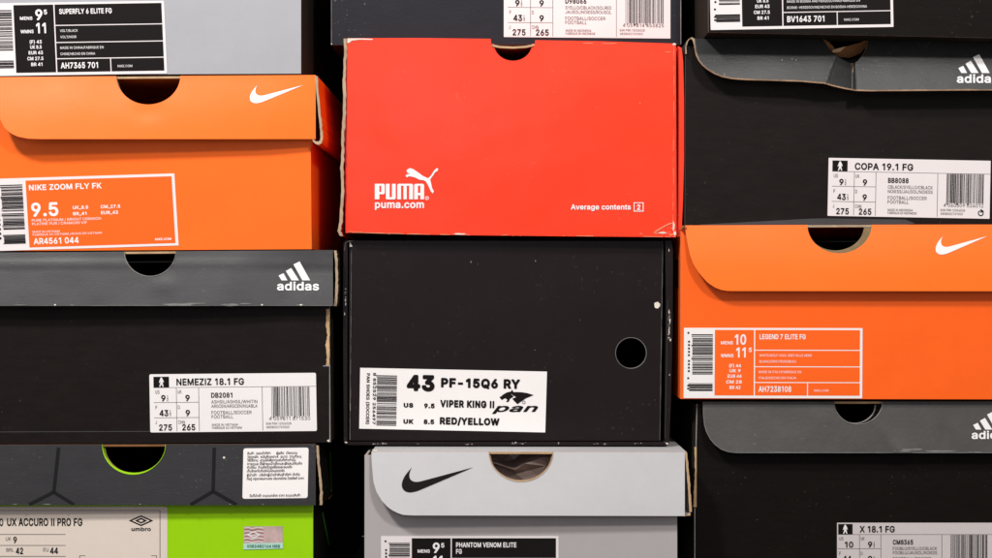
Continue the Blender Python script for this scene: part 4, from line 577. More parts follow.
# === B: orange box, left stack
r = box('orange shoe box in the left stack with sticker reading AR4561 044', 150, 249.5, 2)
fB = Face(3)
body(r, fB, ((-12, 79), (310, 79), (311.6, 249.2), (-12, 251)), 'orange', side='orange', notch=(150.2, 32.4, 26.6), edge='kraftpale', ring=('kraft', 4))
dB = lambda x, y: max(0, (y-76)/63) ** 1.15 * (9.5 - 5.0*max(0, min(1, x/315))) + 1.0*math.sin(min(1, max(0, (y-76)/63))*3.1) - .03*max(0, min(60, x-(292-(y-76)*.5)))*min(1, max(0, (y-76)/20)) - .5*math.exp(-((x-148)/15)**2-((y-112)/9)**2)
fBl = Face(-.5, dB)
sideB = dense([(314.6, 76), (316.8, 98), (319.3, 120), (320.8, 132), (320.6, 138), (319, 141.5), (316.5, 142.2), (314, 140.6), (312.6, 139.2)], 5, .15)
wB = 2.4
def exB(mb, f):
    # rolled bottom edge of the side flap
    pass
sB = dense([(314.9, 76), (316.8, 98), (319.0, 120), (320.2, 132), (320.2, 142)], 5, .15)
o = lid(r, fBl, -4, 315.5, [(-4, 77.2), (100, 76.3), (315.5, 75)], [(-4, 92), (-3, 108), (0, 119), (4, 127), (10, 133), (18, 136.6), (28, 138.6), (40, 139), (318, 139)], (148.3, 32, 28.5), 'orange_lid', 'kraftpale', side_r=(sB, wB, 'kraftpale'), xsx=[-3.5,-2,-1,0,2,4,6,8,12,16,20,26], topm='orange', sidem='orange_lid')
mb = MB(); mb.panel([(312.4, 139.6), (313.4, 139.2), (316, 141.4), (318.6, 141.4), (320.4, 139.6), (322.6, 139.8), (321.6, 143.2), (318.6, 144.8), (315.6, 144), (313, 141.6)], Face(-4), .30, 'kraftpale', 'orange')
mb.build('rolled_edge', r)
swoosh(fBl, 249.8, 85, 303.3, 103.2, 'inkwhite', o)
A = Aff((25.5, 180.9), (1, -.0302), (.0597, .997))
mb = MB(); f = Face(3)
mb.panel([A(-46, -3), A(149, -3), A(149, 69.3), A(-46, 69.3)], f, .0002, 'paperpink', 'paper', lift=.0003)
arect(mb, f, A, 0, -.3, 146, 66.7, 'inkorange', .0004)
st = mb.build('label_sticker', r)
tx = MB()
for q in (('NIKE ZOOM FLY FK', 3, 75.5, 9.5, 5.4, .012), ('9.5', 4, 31, 35.4, 13.2, .025), ('UK_8.5', 45.5, 61, 29.6, 3.1, .01), ('BR_41', 45.5, 59, 35.8, 3.1, .01),
          ('CM_27.5', 73.5, 93, 29.6, 3.1, .01), ('EUR_43', 73.5, 90.5, 35.6, 3.1, .01), ('PURE PLATINUM / BRIGHT CRIMSON', 4, 73, 41, 2.5, 0), ('PLATINE PUR / CRAMOISI VIF', 4, 59, 44.6, 2.5, 0),
          ('MADE IN VIETNAM', 4, 31, 52.3, 2, 0), ('FABRIQUE AU VIETNAM_HECHO EN VIETNAM', 4, 73, 55.2, 2, 0), ('AR4561 044', 4.5, 49.5, 63.6, 5.9, .008), ('NIKE.COM', 126, 142, 63.4, 2.2, .01)):
    text(tx, f, A, *q[:5], m='inkwhite', bold=q[5], lift=.0005)
tx.build('printed_text', st)
bc = MB(); barcode(bc, f, A, -25, 3.4, -3.5, 30, False, 11, 'inkblack', .0005, .55); barcode(bc, f, A, -25, 32, -3.5, 49, False, 12, 'inkblack', .0005, .55); barcode(bc, f, A, -25, 53.5, -3.5, 63, False, 13, 'inkblack', .0005, .7)
for i in range(12): arect(bc, f, A, -30, 5+i*4.6, -27.5, 7.2+i*4.6, 'inkblack', .0005)
bc.build('barcode', st)

# === C: black box with three stripes, left stack
r = box('black shoe box with lit black lid and white sticker with code DB2081', 165, 442, 3)
fC = Face(3)
def exC(mb, f):
    rr = random.Random(4)
    L_ = dense([(326.4, 309), (326, 325), (327.2, 335), (325.6, 345), (326.8, 358), (326, 366)], 5, .35, 3)
    mb.poly(L_ + [(329.6+rr.uniform(-.3, .2), y) for x, y in reversed(L_)], f, 'kraft', .00025)
    mb.poly([(329.3, 366), (330, 366), (330.4, 442), (329.5, 442)], f, 'core', .00025)
    mb.poly([(323, 365.6), (330, 365), (330, 366.4), (323, 366.3)], f, 'core', .0003)
    mb.poly([(-5, 431.6), (310, 430.4), (310, 431.2), (-5, 432.4)], f, 'lifted_black', .0002)
    mb.blob(328.6, 440.8, 1.8, 1.4, f, 'chip')
body(r, fC, ((-26, 255), (329, 252.5), (330.4, 442.4), (-26, 444)), 'black', side='inside', notch=(150, 27, 26), edge='core', extra=exC)
dC = lambda x, y: max(0, (y-250)/56) * 7.0 + .5*math.exp(-((x-165)/14)**2 - ((y-285)/9)**2) + .45*math.sin(x*.021+1)*(y-250)/56 - .04*max(0, min(70, x-(245-(y-250)*.6))) * min(1, (y-250)/20) + .5*math.exp(-((y-264)/2.2)**2)
fCl = Face(-.5, dC)
def exCl(mb, f):
    notchrim(mb, f, 150, 251.5, 25.5, 24.5, .7, 'greychip')
    rim(mb, f, [(-6, 305.8), (332, 305.8)], .6, 'greychip', 6, .9)
    for cx, cy, rx, ry in ((178, 304.6, 22, 1.4), (196, 303.4, 12, 1), (230, 304.8, 11, 1.5), (245, 303.8, 7, .8), (72, 304.9, 3, .7), (300, 304.9, 6, .6), (20, 304.9, 8, .5), (12, 264, 1.2, .7)): mb.blob(cx, cy, rx, ry, f, 'greychip')
    for x in (55, 172, 262, 301): mb.blob(x, 304.8, 1.4, .9, f, 'chip')
o = lid(r, fCl, -30, 332.8, [(-30, 252.8), (120, 251.6), (332.8, 250)], [(-30, 305.8), (332.8, 305.8)], (150, 25.5, 24.5), 'lifted_black', 'core',
        side_r=(dense([(334, 250.5), (335.2, 262), (335.6, 280), (335, 296), (333.8, 306)], 6, .12), 2.6, 'kraftpale'), sidem='inside', extra=exCl, topedge='kraft')
stripes_logo(fCl, 277, 290, 1.0, 'inkwhite', o)
grid_label(r, Face(3), Aff((149.3, 374.3), (1, -.009), (.017, 1.003)), 'paper', 'NEMEZIZ 18.1 FG', 67.5, (('9', '12'), ('9', None), ('43', '13'), ('9', None), '275', '265'), 'DB2081',
    'ASHSIL/ASHSIL/WHITIN', 'ARGCEN/ARGCEN/NUABLA', 'MADE IN VIETNAM', 'FABRIQUE AU VIETNAM', "4 059811 671530", 21)

# === D: lime green box with black lid, bottom left
r = box('lime green shoe box with black lid, bottom of the left stack', 150, 640, 4)
fD = Face(4)
bD = body(r, fD, ((-40, 447), (313, 447), (313, 640), (-40, 640)), 'green', side='black', notch=(136, 31, 27), edge='kraft')
XsD = at(313, 500, 4*MM).x
dD = lambda x, y: max(0, (y-444)/61) * (5.5 - 2*max(0, x/318))
fDl = Face(1, dD)
def exD(mb, f):
    def ln(a, b, w):
        dx, dy = b[0]-a[0], b[1]-a[1]; l = math.hypot(dx, dy); nx, ny = -dy/l*w/2, dx/l*w/2
        n = 6
        for i in range(n):
            p = (a[0]+dx*i/n, a[1]+dy*i/n); q = (a[0]+dx*(i+1)/n, a[1]+dy*(i+1)/n)
            mb.poly([(p[0]+nx, p[1]+ny), (q[0]+nx, q[1]+ny), (q[0]-nx, q[1]-ny), (p[0]-nx, p[1]-ny)], f, 'hexline', .00025)
    for a, b in (((58.5, 447.5), (53.7, 492.6)), ((54.5, 491.6), (29, 504.6)), ((52.9, 491.6), (74, 504.6)), ((214.2, 447.5), (213, 491.8)), ((213.8, 490.9), (190.5, 504.6)), ((212.4, 490.9), (236.5, 504.6))): ln(a, b, 3.3)
    mb.blob(224, 457.6, 1.2, 1.1, f, 'chip', rough=.1)
    for x, w in ((15, 3), (47, 5), (140, 1.6), (230, 1.5), (263, 1.2)): mb.blob(x, 504.3, w, .6, f, 'greychip')
    # lime inner edge of the thumb cut
    n = 20; p = []
    for i in range(n+1):
        a = math.pi*(1-i/n); p.append((134+31.4*math.cos(a), 444.4+28.4*math.sin(a)))
    for i in range(n, -1, -1):
        a = math.pi*(1-i/n); w = .5 + 1.6*math.sin(math.pi*min(1, i/15)); p.append((134+(31.4+w*.75)*math.cos(a), 444.4+(28.4+w)*math.sin(a)))
    mb.poly(p, f, 'green', .0003)
lD = lid(r, fDl, -42, 315.5, [(-42, 445), (315.5, 444)], [(-42, 505), (316.5, 505.2)], (134, 31.5, 28.4), 'dark_lid', 'kraftdark', extra=exD, topedge='kraftdark', topm='black',
    side_r=(dense([(316.2, 445.5), (317, 460), (318.8, 476), (320, 490), (319.6, 505)], 6, .25, 8), 2.5, 'kraftpale'), sidem='black')
# green line print on the side walls
XL = at(322.4, 470, .6*MM).x
mb = MB()
on_side(mb, XL, [(329.2, 452), (330.2, 452), (331.6, 492), (330.6, 492)], 'greenline', .0003)
on_side(mb, XL, [(327.6, 499.5), (327.6, 498.6), (333.5, 492.6), (333.8, 493.2)], 'kraftdark', .0003)
on_side(mb, XsD, [(321.4, 512), (322.3, 512), (329.2, 545), (328.3, 545.6)], 'greenline', .0003)
on_side(mb, XsD, [(328.3, 545.6), (329.2, 545), (337, 532), (336.5, 532)], 'greenline', .0003)
mb.build('side_print', lD)
mb = MB(); f = Face(4)
mb.panel(rrect(ID, -36, 506.5, 167.4, 622, 2), f, .0002, 'cream', 'cream', lift=.0003)
mb.poly([(-30, 510.2), (160.3, 510.2), (160.3, 615), (159.6, 615), (159.6, 510.8), (-30, 510.8)], f, 'inkgrey', .0004)
for y in (534.1, 545.1, 556): mb.rect(-30, y, 65.6, y+.6, f, 'inkgrey', .0004)
mb.poly([(79.3, 559), (79.3, 555.4), (85.2, 555.4), (85.2, 556), (80, 556), (80, 559)], f, 'inkgrey', .0004)
mb.poly([(151.3, 555.4), (156.9, 555.4), (156.9, 559), (156.2, 559), (156.2, 556), (151.3, 556)], f, 'inkgrey', .0004)
st = mb.build('label_sticker', r, 'cream paper sticker with a double diamond')
tx = MB()
text(tx, f, ID, 'UX ACCURO II PRO FG', 7, 82.3, 525.6, 7.4, bold=.012, lift=.0005)
text(tx, f, ID, 'O', -.6, 3.2, 525.8, 7.4, bold=.012, lift=.0005)
for q in (('UK', 5.7, 11, 540.6, 3.6), ('BRL', 6.3, 13.7, 551.6, 3.6), ('EU', 43.2, 48.5, 551.4, 3.6)): text(tx, f, ID, *q, m='inkgrey', lift=.0005)
for q in (('9', 13.2, 16.9, 542.9, 6.2), ('42', 15.8, 23.1, 553.8, 6.2), ('44', 50, 58, 553.6, 6.2)): text(tx, f, ID, *q, bold=.02, lift=.0005)
tx.build('printed_text', st)
lg = MB()
def dia(cx, cy, a, b): return [(cx-a, cy), (cx, cy-b), (cx+a, cy), (cx, cy+b)]
lg.poly(dia(141, 520.6, 12.2, 5.4), f, 'inkblack', .0005, holes=[dia(141, 520.6, 9.2, 4)])
lg.poly(dia(141, 520.6, 6, 2.8), f, 'inkblack', .0005, holes=[dia(141, 520.6, 3, 1.4)])
text(lg, f, ID, 'umbro', 131.4, 150.8, 530.8, 2.9, bold=.03, lift=.0005, xh=True)
lg.build('logo', st)
# authenticity sticker
mb = MB()
mb.panel([(243.8, 526.4), (282.4, 526.2), (283, 548.6), (243.4, 549.6)], f, .0001, 'holo', 'holo', lift=.0003)
mb.poly([(243.4, 543.4), (283, 542.8), (283, 548.6), (243.4, 549.6)], f, 'mint', .0004)
for i in range(9):
    y = 527.6+i*1.75
    mb.poly([(244.2, y), (248, y-.5), (252, y+.7), (258, y-.6), (263.4, y+.2), (263.4, y+.8), (258, y), (252, y+1.3), (248, y+.1), (244.2, y+.6)], f, 'holored' if i % 2 else 'inkwhite', .0004)
mb.poly(dia(253.6, 534.8, 7.2, 3.6), f, 'inkwhite', .0005, holes=[dia(253.6, 534.8, 5, 2.4)])
st = mb.build('security_sticker', r)
tx = MB(); text(tx, f, ID, '00B24B2164 NBB', 247, 280, 547.6, 2.9, m='teal', bold=.02, lift=.0005); tx.build('printed_text', st)
# importer's sticker on the lid
mb = MB(); mb.panel(rrect(Aff((243.4, 448.4), (1, -.012), (-.02, 1)), 0, 0, 65.2, 50.4, 2.2), fDl, .0002, 'paper', 'paper', lift=.0003)
st = mb.build('paper_sticker', lD, 'small white sticker of fine print')
tx = MB(); A = Aff((243.4, 448.4), (1, -.012), (-.02, 1))
th = (('สินค้า  รองเท้ากีฬา      ผู้ผลิต  เวียดนาม', 4, 54, 6.2), ('วัสดุหลัก  หนังสังเคราะห์  ขนาด  ตามที่ระบุ', 4, 58, 9.8), ('วิธีใช้งาน  สวมใส่เพื่อการเล่นกีฬาเท่านั้น', 4, 52.5, 13.2), ('การดูแล ใช้ผ้าชุบน้ำเช็ดและผึ่งลมให้แห้ง', 4, 59, 16.8),
      ('คำเตือน  ห้ามซักด้วยเครื่องและอบแห้ง', 4, 49, 20.2), ('เก็บรักษาในที่แห้งไม่โดนแดดจัด', 4, 41.5, 23.8), ('ผู้นำเข้า  บริษัทผู้นำเข้าสินค้ากีฬา จำกัด', 4, 57, 27.8), ('ที่อยู่ กรุงเทพมหานคร ประเทศไทย โทรศัพท์ ราคา', 4, 61, 31.6), ('วันที่นำเข้า ระบุบนกล่อง ราคา ระบุบนสินค้า', 7, 58, 48.6))
for q, a, b, v in th: text(tx, fDl, A, q, a, b, v, 1.9, m='inkblack', bold=.012, lift=.0005)
tx.build('printed_text', st)

# === E: dark box above the red one
r = box('dark shoe box standing on the red box, topmost in the middle stack', 506, 44, 27)
fE = Face(27)
def exE(mb, f):
    mb.poly([(330.9, -60), (331.6, -60), (331.9, 44.6), (331.1, 44.6)], f, 'greychip', .0002)
    mb.poly([(680.2, -60), (681, -60), (681.2, 44.2), (680.4, 44.2)], f, 'core', .0002)
    mb.blob(331.6, 44, .8, .9, f, 'chip')
body(r, fE, ((331, -140), (681.2, -140), (681.4, 44.6), (331, 44.9)), 'blue_black', side='inside', edge='core', extra=exE, top=True)
grid_label(r, Face(27), Aff((503.8, -21), (1.0, .009), (0, 1)), 'paperpink', '', 68, (('9', '12'), ('9', None), ('43', '13'), ('9', None), '275', '265'), 'D98066',
    'SYELLO/CBLACK/SOLRED', 'JAUSOL/NOIESS/ROUSOL', 'MADE IN INDONESIA', 'FABRIQUE EN INDONESIE', "4 059814 453825", 31, r=.4)

# === F: red box
r = box('bright red shoe box in the middle stack with a leaping cat logo', 510, 236, 0)
fFb = Face(2)
body(r, fFb, ((345.5, 42), (676, 45.5), (677, 236), (345.5, 233)), 'red', side='red', notch=(513, 19, 17), edge='kraftdark')
dF = lambda x, y: 1.2*math.sin(math.pi*(x-346)/330)*math.sin(math.pi*min(1, max(0, (y-40)/195)))
fF = Face(0, dF)
def exF(mb, f):
    mb.poly([(347.5, 38.4), (352, 38.3), (362, 38.4), (373, 38.9), (372, 39.9), (360, 39.6), (352, 40.6), (348.6, 43), (347.2, 43)], f, 'chip', .0003)
    r2 = random.Random(9)
    pts = dense([(673.4, 46), (673.9, 90), (673.3, 140), (673.2, 190), (672.6, 226)], 9, .18, 2)
    for i in range(len(pts)-1):
        if r2.random() < .62:
            w = r2.uniform(.15, .6); a, b = pts[i], pts[i+1]
            mb.poly([(a[0], a[1]), (a[0]+w, a[1]), (b[0]+w*.8, b[1]), (b[0], b[1])], f, 'redchip', .0003)
    mb.blob(674.2, 44.2, 2.2, 1.4, f, 'chip'); mb.blob(668, 52, 4, .5, f, 'redchip')
    mb.poly([(653, 232.5), (658, 229), (668, 223.6), (672.5, 222.5), (672.5, 223.4), (666, 226), (659, 230.5), (656, 232.3)], f, 'redchip', .0003)
    for cx, cy, rx, ry, m in ((662, 232.8, 5, 1.2, 'chip'), (656.5, 233.2, 3, .9, 'redchip'), (673.6, 226, 1.3, 6, 'chip'), (675, 233.5, 1.8, 2.6, 'chip'), (671, 234.6, 3, 1, 'redchip'), (459.5, 233.9, 8, .9, 'chip'), (505, 235, 4, .5, 'redchip'), (640, 103, .8, .6, 'redchip'), (641, 233.8, 2, .6, 'redchip'), (588, 43.2, 8, .5, 'redchip'), (610, 43.5, 10, .5, 'redchip')):
        mb.blob(cx, cy, rx, ry, f, m)
    cluster(mb, f, 354, 231.6, 6, .7, 10, ('kraft', 'kraftpale', 'redchip'), 21); cluster(mb, f, 400, 234, 20, .3, 8, ('kraft', 'redchip'), 22); cluster(mb, f, 560, 235.6, 60, .4, 14, ('redchip', 'kraftdark'), 23)
    cluster(mb, f, 667, 230, 6, 4, 12, ('redchip',), 24)
    # pale torn bottom fold
    b_ = dense([(349, 232.4), (372, 233.2), (410, 234.2), (470, 235.2), (560, 236), (660, 237), (676, 237)], 6, 0)
    r3 = random.Random(3)
    for a, b in zip(b_, b_[1:]):
        if r3.random() < (.9 if a[0] < 400 else .45): mb.poly([(a[0], a[1]-r3.uniform(.2, .7)), (b[0], b[1]-r3.uniform(.2, .7)), (b[0], b[1]-.02), (a[0], a[1]-.02)], f, 'kraft' if a[0] < 460 else 'redchip', .0003)
nF = (513, 22.2, 22)
topF = [(347.2, 38.2), (420, 38), (489, 38.8), (537, 40.2), (600, 41.2), (676, 43.6)]
tpF = [(348, 39.2), (480, 41), (490, 43.6), (500, 45.6), (513, 46.2), (526, 45.4), (535, 43.4), (545, 42), (675, 44.6)]
o = lid(r, fF, 347.2, 676, topF, [(347.2, 232.6), (420, 234.6), (560, 236.2), (676, 237.2)], nF, 'red', 'kraftpale', toppts=tpF, topedge='kraft', topm='red', extra=exF,
    side_l=(dense([(343.4, 38.6), (344, 52), (343.3, 68), (342.6, 84), (343.4, 100), (342.5, 118), (341.4, 136), (341.6, 152), (340.2, 168), (341.4, 186), (340.2, 205), (339.6, 222), (337.6, 231), (340, 236)], 4, .3, 5), 2.9, 'kraftpale'))
mb = MB()
R_ = dense([(677.4, 45), (677.8, 100), (678, 160), (677.6, 236)], 4, .05)
mb.panel([(678, 46), (681.6, 48), (683.2, 62), (684, 100), (684, 160), (683, 200), (681.4, 236), (677.6, 237), (678.2, 190), (678.6, 120), (678.4, 70)], Face(3), .32, 'red', 'red')
mb.build('side_wall', r)
lg = MB(); f = fF
Z = lambda p: [(360 + x/8.58, 155 + y/8.58) for x, y in p]
lg.poly(Z([(400, 130), (425, 112), (455, 120), (500, 150), (540, 180), (585, 200), (610, 175), (635, 135), (655, 113), (672, 118), (664, 138), (645, 147), (627, 175), (602, 210), (612, 250), (618, 282), (634, 312), (624, 330), (606, 308), (588, 268), (565, 226), (545, 217), (510, 212), (475, 194), (450, 187), (420, 182), (402, 192), (390, 176), (408, 165), (432, 160), (405, 152)]), f, 'inkwhite', .0004)
def R4(*q):
    for a, b, c, d in q: lg.poly(Z([(a, b), (c, b), (c, d), (a, d)]), f, 'inkwhite', .0004)
R4((127, 247, 166, 380), (166, 247, 182, 264), (166, 318, 182, 337), (222, 247, 254, 372), (274, 247, 306, 372), (320, 256, 352, 380), (373, 264, 401, 380), (422, 256, 455, 380), (465, 256, 497, 380), (518, 256, 550, 380), (497, 325, 518, 346))
lg.poly(Z([(182, 247), (204, 247), (213, 257), (213, 327), (204, 337), (182, 337)]), f, 'inkwhite', .0004)
lg.poly(Z([(222, 372), (254, 372), (254, 362), (274, 362), (274, 372), (306, 372), (298, 381), (230, 381)]), f, 'inkwhite', .0004)
lg.poly(Z([(320, 256), (330, 247), (446, 247), (455, 256), (422, 256), (422, 264), (352, 264), (352, 256)]), f, 'inkwhite', .0004)
lg.poly(Z([(465, 256), (475, 247), (541, 247), (550, 256), (518, 256), (518, 264), (497, 264), (497, 256)]), f, 'inkwhite', .0004)
ring = lambda cx, cy, a: [(cx+a*math.cos(math.pi*i/8), cy+a*math.sin(math.pi*i/8)) for i in range(16)]
lg.poly(ring(427, 198.1, 1.9), f, 'inkwhite', .0004, holes=[ring(427, 198.1, 1.4)])
text(lg, f, ID, 'R', 426.3, 427.8, 199.1, 2, m='inkwhite', lift=.0004)
text(lg, f, ID, 'puma.com', 374.9, 424, 207.8, 5.6, m='inkwhite', bold=.025, lift=.0004, xh=True)
lg.build('logo', o)
tx = MB()
text(tx, f, ID, 'Average contents', 570.9, 630.8, 209.4, 5.1, m='inkwhite', bold=.012, lift=.0004)
text(tx, f, ID, '2', 637, 640.4, 209.7, 5.2, m='inkwhite', bold=.012, lift=.0004)
tx.poly([(633.7, 202.4), (643.6, 202.4), (643.6, 211.6), (633.7, 211.6)], f, 'inkwhite', .0004, holes=[[(634.5, 203.2), (642.8, 203.2), (642.8, 210.8), (634.5, 210.8)]])
tx.build('printed_text', o)

# === G: black box with round hole
r = box('satin black shoe box in the middle stack with a round hole, under the red box', 505, 445, 8)
fG = Face(9)
circ = [(631+15.2*math.cos(2*math.pi*i/40), 353+15.2*math.sin(2*math.pi*i/40)) for i in range(40)]
def exG(mb, f):
    mb.poly([(615+0, 353)]+[], f, 'core') if False else None
    c2 = [(631+15.7*math.cos(2*math.pi*i/40), 353+15.7*math.sin(2*math.pi*i/40)) for i in range(40)]
    mb.poly(c2, f, 'greychip', .0002, holes=[circ])
    mb.blob(657.2, 305, 3.8, 3.7, f, 'chip', rough=.35)
    for cx, cy, a in ((535, 350, .7), (471, 262, 1.2), (478, 264, .6), (535.5, 261, 1.3), (580, 320, .6), (434, 356, .5), (612, 272, .5), (655, 400, .6)): mb.blob(cx, cy, a*.6, a, f, 'greychip')
    # fold lines near the edges
    rr = random.Random(6)
    for (a, b) in (((351.2, 250), (349.8, 440)), ((662.6, 243), (659.6, 440))):
        pts = dense([a, b], 26, .1, 5)
        for p, q in zip(pts, pts[1:]):
            w = rr.uniform(.2, .5); mb.poly([p, (p[0]+w, p[1]), (q[0]+w, q[1]), q], f, 'greychip' if rr.random() < .95 else 'core', .0002)
    mb.poly([(349.6, 241), (352.4, 246.5), (349.6, 247)], f, 'chip', .0003)
body(r, fG, ((349.2, 240.6), (663.2, 241), (660.6, 440.8), (348.6, 440.4)), 'gloss_black', side='gloss_black', edge='core', holes=[circ], extra=exG, top=True)
# slipcase frame round the panel
mb = MB(); ff = Face(7)
mb.panel(dense([(343.6, 243), (343, 300), (343.4, 380), (343.8, 442)], 4) + [(347.4, 441), (347.2, 380), (347.4, 300), (347.6, 240), (345.2, 240.2)], ff, .334, 'gloss_black', 'gloss_black')
mb.panel([(665.2, 240.6), (671.5, 240.8), (673, 250), (672.6, 330), (671, 400), (669.2, 443), (664.6, 442), (665.2, 380), (666, 300)], ff, .334, 'gloss_black', 'gloss_black')
mb.panel([(346, 441.8), (664, 442), (667.6, 445.4), (350, 445), (344.4, 444.4)], ff, .334, 'gloss_black', 'gloss_black')
for cx, cy, rx, ry, n_, sd in ((380, 443.5, 7, .8, 14, 1), (418, 443.4, .8, .9, 3, 2), (519, 443.2, 8, .9, 16, 3), (559, 443.4, .7, 1, 4, 4), (470, 444.2, 6, .4, 6, 5), (600, 444, 8, .4, 6, 6), (640, 443.6, 6, .5, 7, 7)): cluster(mb, ff, cx, cy, rx, ry, n_, ('chip', 'core', 'greychip'), sd)
cluster(mb, ff, 668.8, 326, .9, 14, 22, ('chip', 'chip', 'core'), 8); cluster(mb, ff, 345.4, 300, .5, 12, 8, ('chip', 'core'), 9)
for cx, cy, rx, ry in ((669, 250, .6, 2), (669, 312, .7, 3.5), (670, 321, .8, 4), (669, 331, 1, 4.5), (670.4, 340, .9, 2), (345.4, 300, .9, 2.2), (345.6, 304, .7, 2), (344.6, 314, .6, 2.4), (345.4, 289, .4, 1.2), (669.6, 375, .5, 1.4), (346, 442.4, 1.8, 1), (667, 443.6, 1.8, 1.2)): mb.blob(cx, cy, rx, ry, ff, 'chip', .0003, rough=.7)
rr = random.Random(8)
L2 = dense([(344.2, 250), (345.4, 243), (348, 240.8), (353, 240.6)], 4, .1)
mb.poly(L2 + [(x+.2, y+.8) for x, y in reversed(L2)], ff, 'greychip', .0003)
pts = dense([(667.4, 300), (666.8, 350), (665.6, 400), (664.8, 438)], 7, .12, 7)
for p, q in zip(pts, pts[1:]): mb.poly([p, (p[0]+.4, p[1]), (q[0]+.4, q[1]), q], ff, 'lifted_black', .0003)
mb.build('sleeve', r)
f = Face(9); A = Aff((360.2, 367.8), (1, .0203), (-.016, 1.004))
mb = MB(); mb.panel([A(0, 0), A(186.8, 0), A(186, 60.6), A(0, 60.6)], f, .0002, 'paper', 'paper', lift=.0003)
st = mb.build('label_sticker', r)
tx = MB()
for q in (('43', 46.8, 74.7, 20.8, 15, .06), ('PF-15Q6 RY', 81, 160, 17.1, 8.8, .055), ('US', 44, 53.6, 38.2, 4.2, .035), ('9.5', 64.5, 75, 38.5, 4.4, .035), ('VIPER KING II', 80.6, 134.6, 37, 6.7, .045), ('UK', 44, 54, 54.4, 4.2, .035), ('8.5', 64.3, 74.8, 54.4, 4.4, .035), ('RED/YELLOW', 80.4, 140, 54.2, 6.7, .045)):
    text(tx, f, A, *q[:5], m='inkblack', bold=q[5], lift=.0005)
text(tx, f, A, 'PAN SHOES (SOCCER)', 5.3, 55.8, 6.7, 3.1, bold=.03, vert=True, lift=.0005)
text(tx, f, A, '8 852529 256497', 4.6, 56, 13.2, 2.8, bold=.02, vert=True, lift=.0005)
tx.build('printed_text', st)
bc = MB(); barcode(bc, f, A, 17, 7, 37, 57, False, 41, 'inkblack', .0005, .52); bc.build('barcode', st)
lg = MB(); Z = lambda p: [(490 + x/12.4, 380 + y/12.4) for x, y in p]
lg.poly(Z([(118, 213), (130, 232), (148, 248), (166, 236), (186, 226), (204, 234), (216, 250), (206, 260), (196, 262), (206, 272), (226, 274), (240, 256), (246, 238), (262, 224), (294, 206), (262, 180), (284, 164), (290, 148), (275, 118), (260, 142), (210, 153), (165, 178), (140, 200)]), f, 'inkblack', .0005)
lg.poly(Z([(286, 150), (330, 149), (400, 152), (470, 164), (542, 187), (480, 212), (440, 230), (340, 300), (302, 262), (276, 232), (326, 211), (270, 182)]), f, 'inkblack', .00053)
lg.poly(ring(523.9, 402.4, 1.7), f, 'inkgrey', .0005, holes=[ring(523.9, 402.4, 1.1)])
text(lg, f, ID, 'pan', 493.6, 535.2, 411.6, 5.9, bold=.03, shear=.75, lift=.0005, xh=True)
lg.build('logo', st)

# === H: pale grey box, bottom centre
r = box('pale grey shoe box, bottom of the middle stack, dark tick logo on lid', 520, 650, -17)
fH = Face(-17)
body(r, fH, ((364.6, 455), (677, 455), (677.4, 650), (364.4, 650)), 'greybody', side='greybody', notch=(521, 30, 25.4), edge='kraft', ring=('kraft', 8))
dH = lambda x, y: max(0, (y-452)/64) * (7.5 - 3.0*max(0, min(1, (x-370)/310)))
fHl = Face(-20, dH)
def exH(mb, f):
    mb.poly([(372, 449.4), (377, 449.6), (377, 451.4), (373, 451)], f, 'chip', .0003)
    # kraft rim of the thumb cut
    n = 24; p = []
    for i in range(n+1):
        a = math.pi*(1-i/n); p.append((521+31.6*math.cos(a), 451.6+29.2*math.sin(a)))
    for i in range(n, -1, -1):
        a = math.pi*(1-i/n); p.append((521+32.4*math.cos(a), 451.6+30.4*math.sin(a)))
    mb.poly(p, f, 'kraftpale', .0003)
o = lid(r, fHl, 371.4, 684.8, [(371.4, 451.8), (684.8, 452.2)], [(371.4, 456), (372, 466), (373.4, 482), (376.5, 492), (382, 501), (388, 507.4), (395, 512), (403, 514.8), (412, 515.4), (684.8, 516)], (521, 31.6, 29.2), 'greylid', 'kraft',
    side_r=(dense([(684.9, 452.5), (686.6, 470), (688.2, 492), (689.4, 512)], 6, .15, 3), 2.3, 'kraft'), topedge='kraft', topm='greylid', extra=exH, xsx=[372, 372.5, 373, 373.7, 374.5, 375.5, 378, 380, 384, 386, 390, 392, 398])
mb = MB(); mb.panel([(683.4, 514.6), (690.4, 513.2), (690.6, 515.4), (684, 516.4)], Face(-22), .3, 'kraft', 'greylid')
mb.build('rolled_edge', r)
swoosh(fHl, 401.8, 467.2, 473.4, 492.3, 'inkblack', o)
swoosh_label(r, Face(-17), Aff((381, 536.2), (.992, 0), (0, .992)), 'inkblack',
    ('9', '11', '5', '', ('PHANTOM VENOM ELITE', 'FG'), '', '', 'MADE IN CHINA/FABRIQUE EN', 'CHINE/HECHO EN CHINA', '', ('(F) 43', 'UK 8.5', 'EUR 43', 'CM 27.5', 'BR 41')), 51)
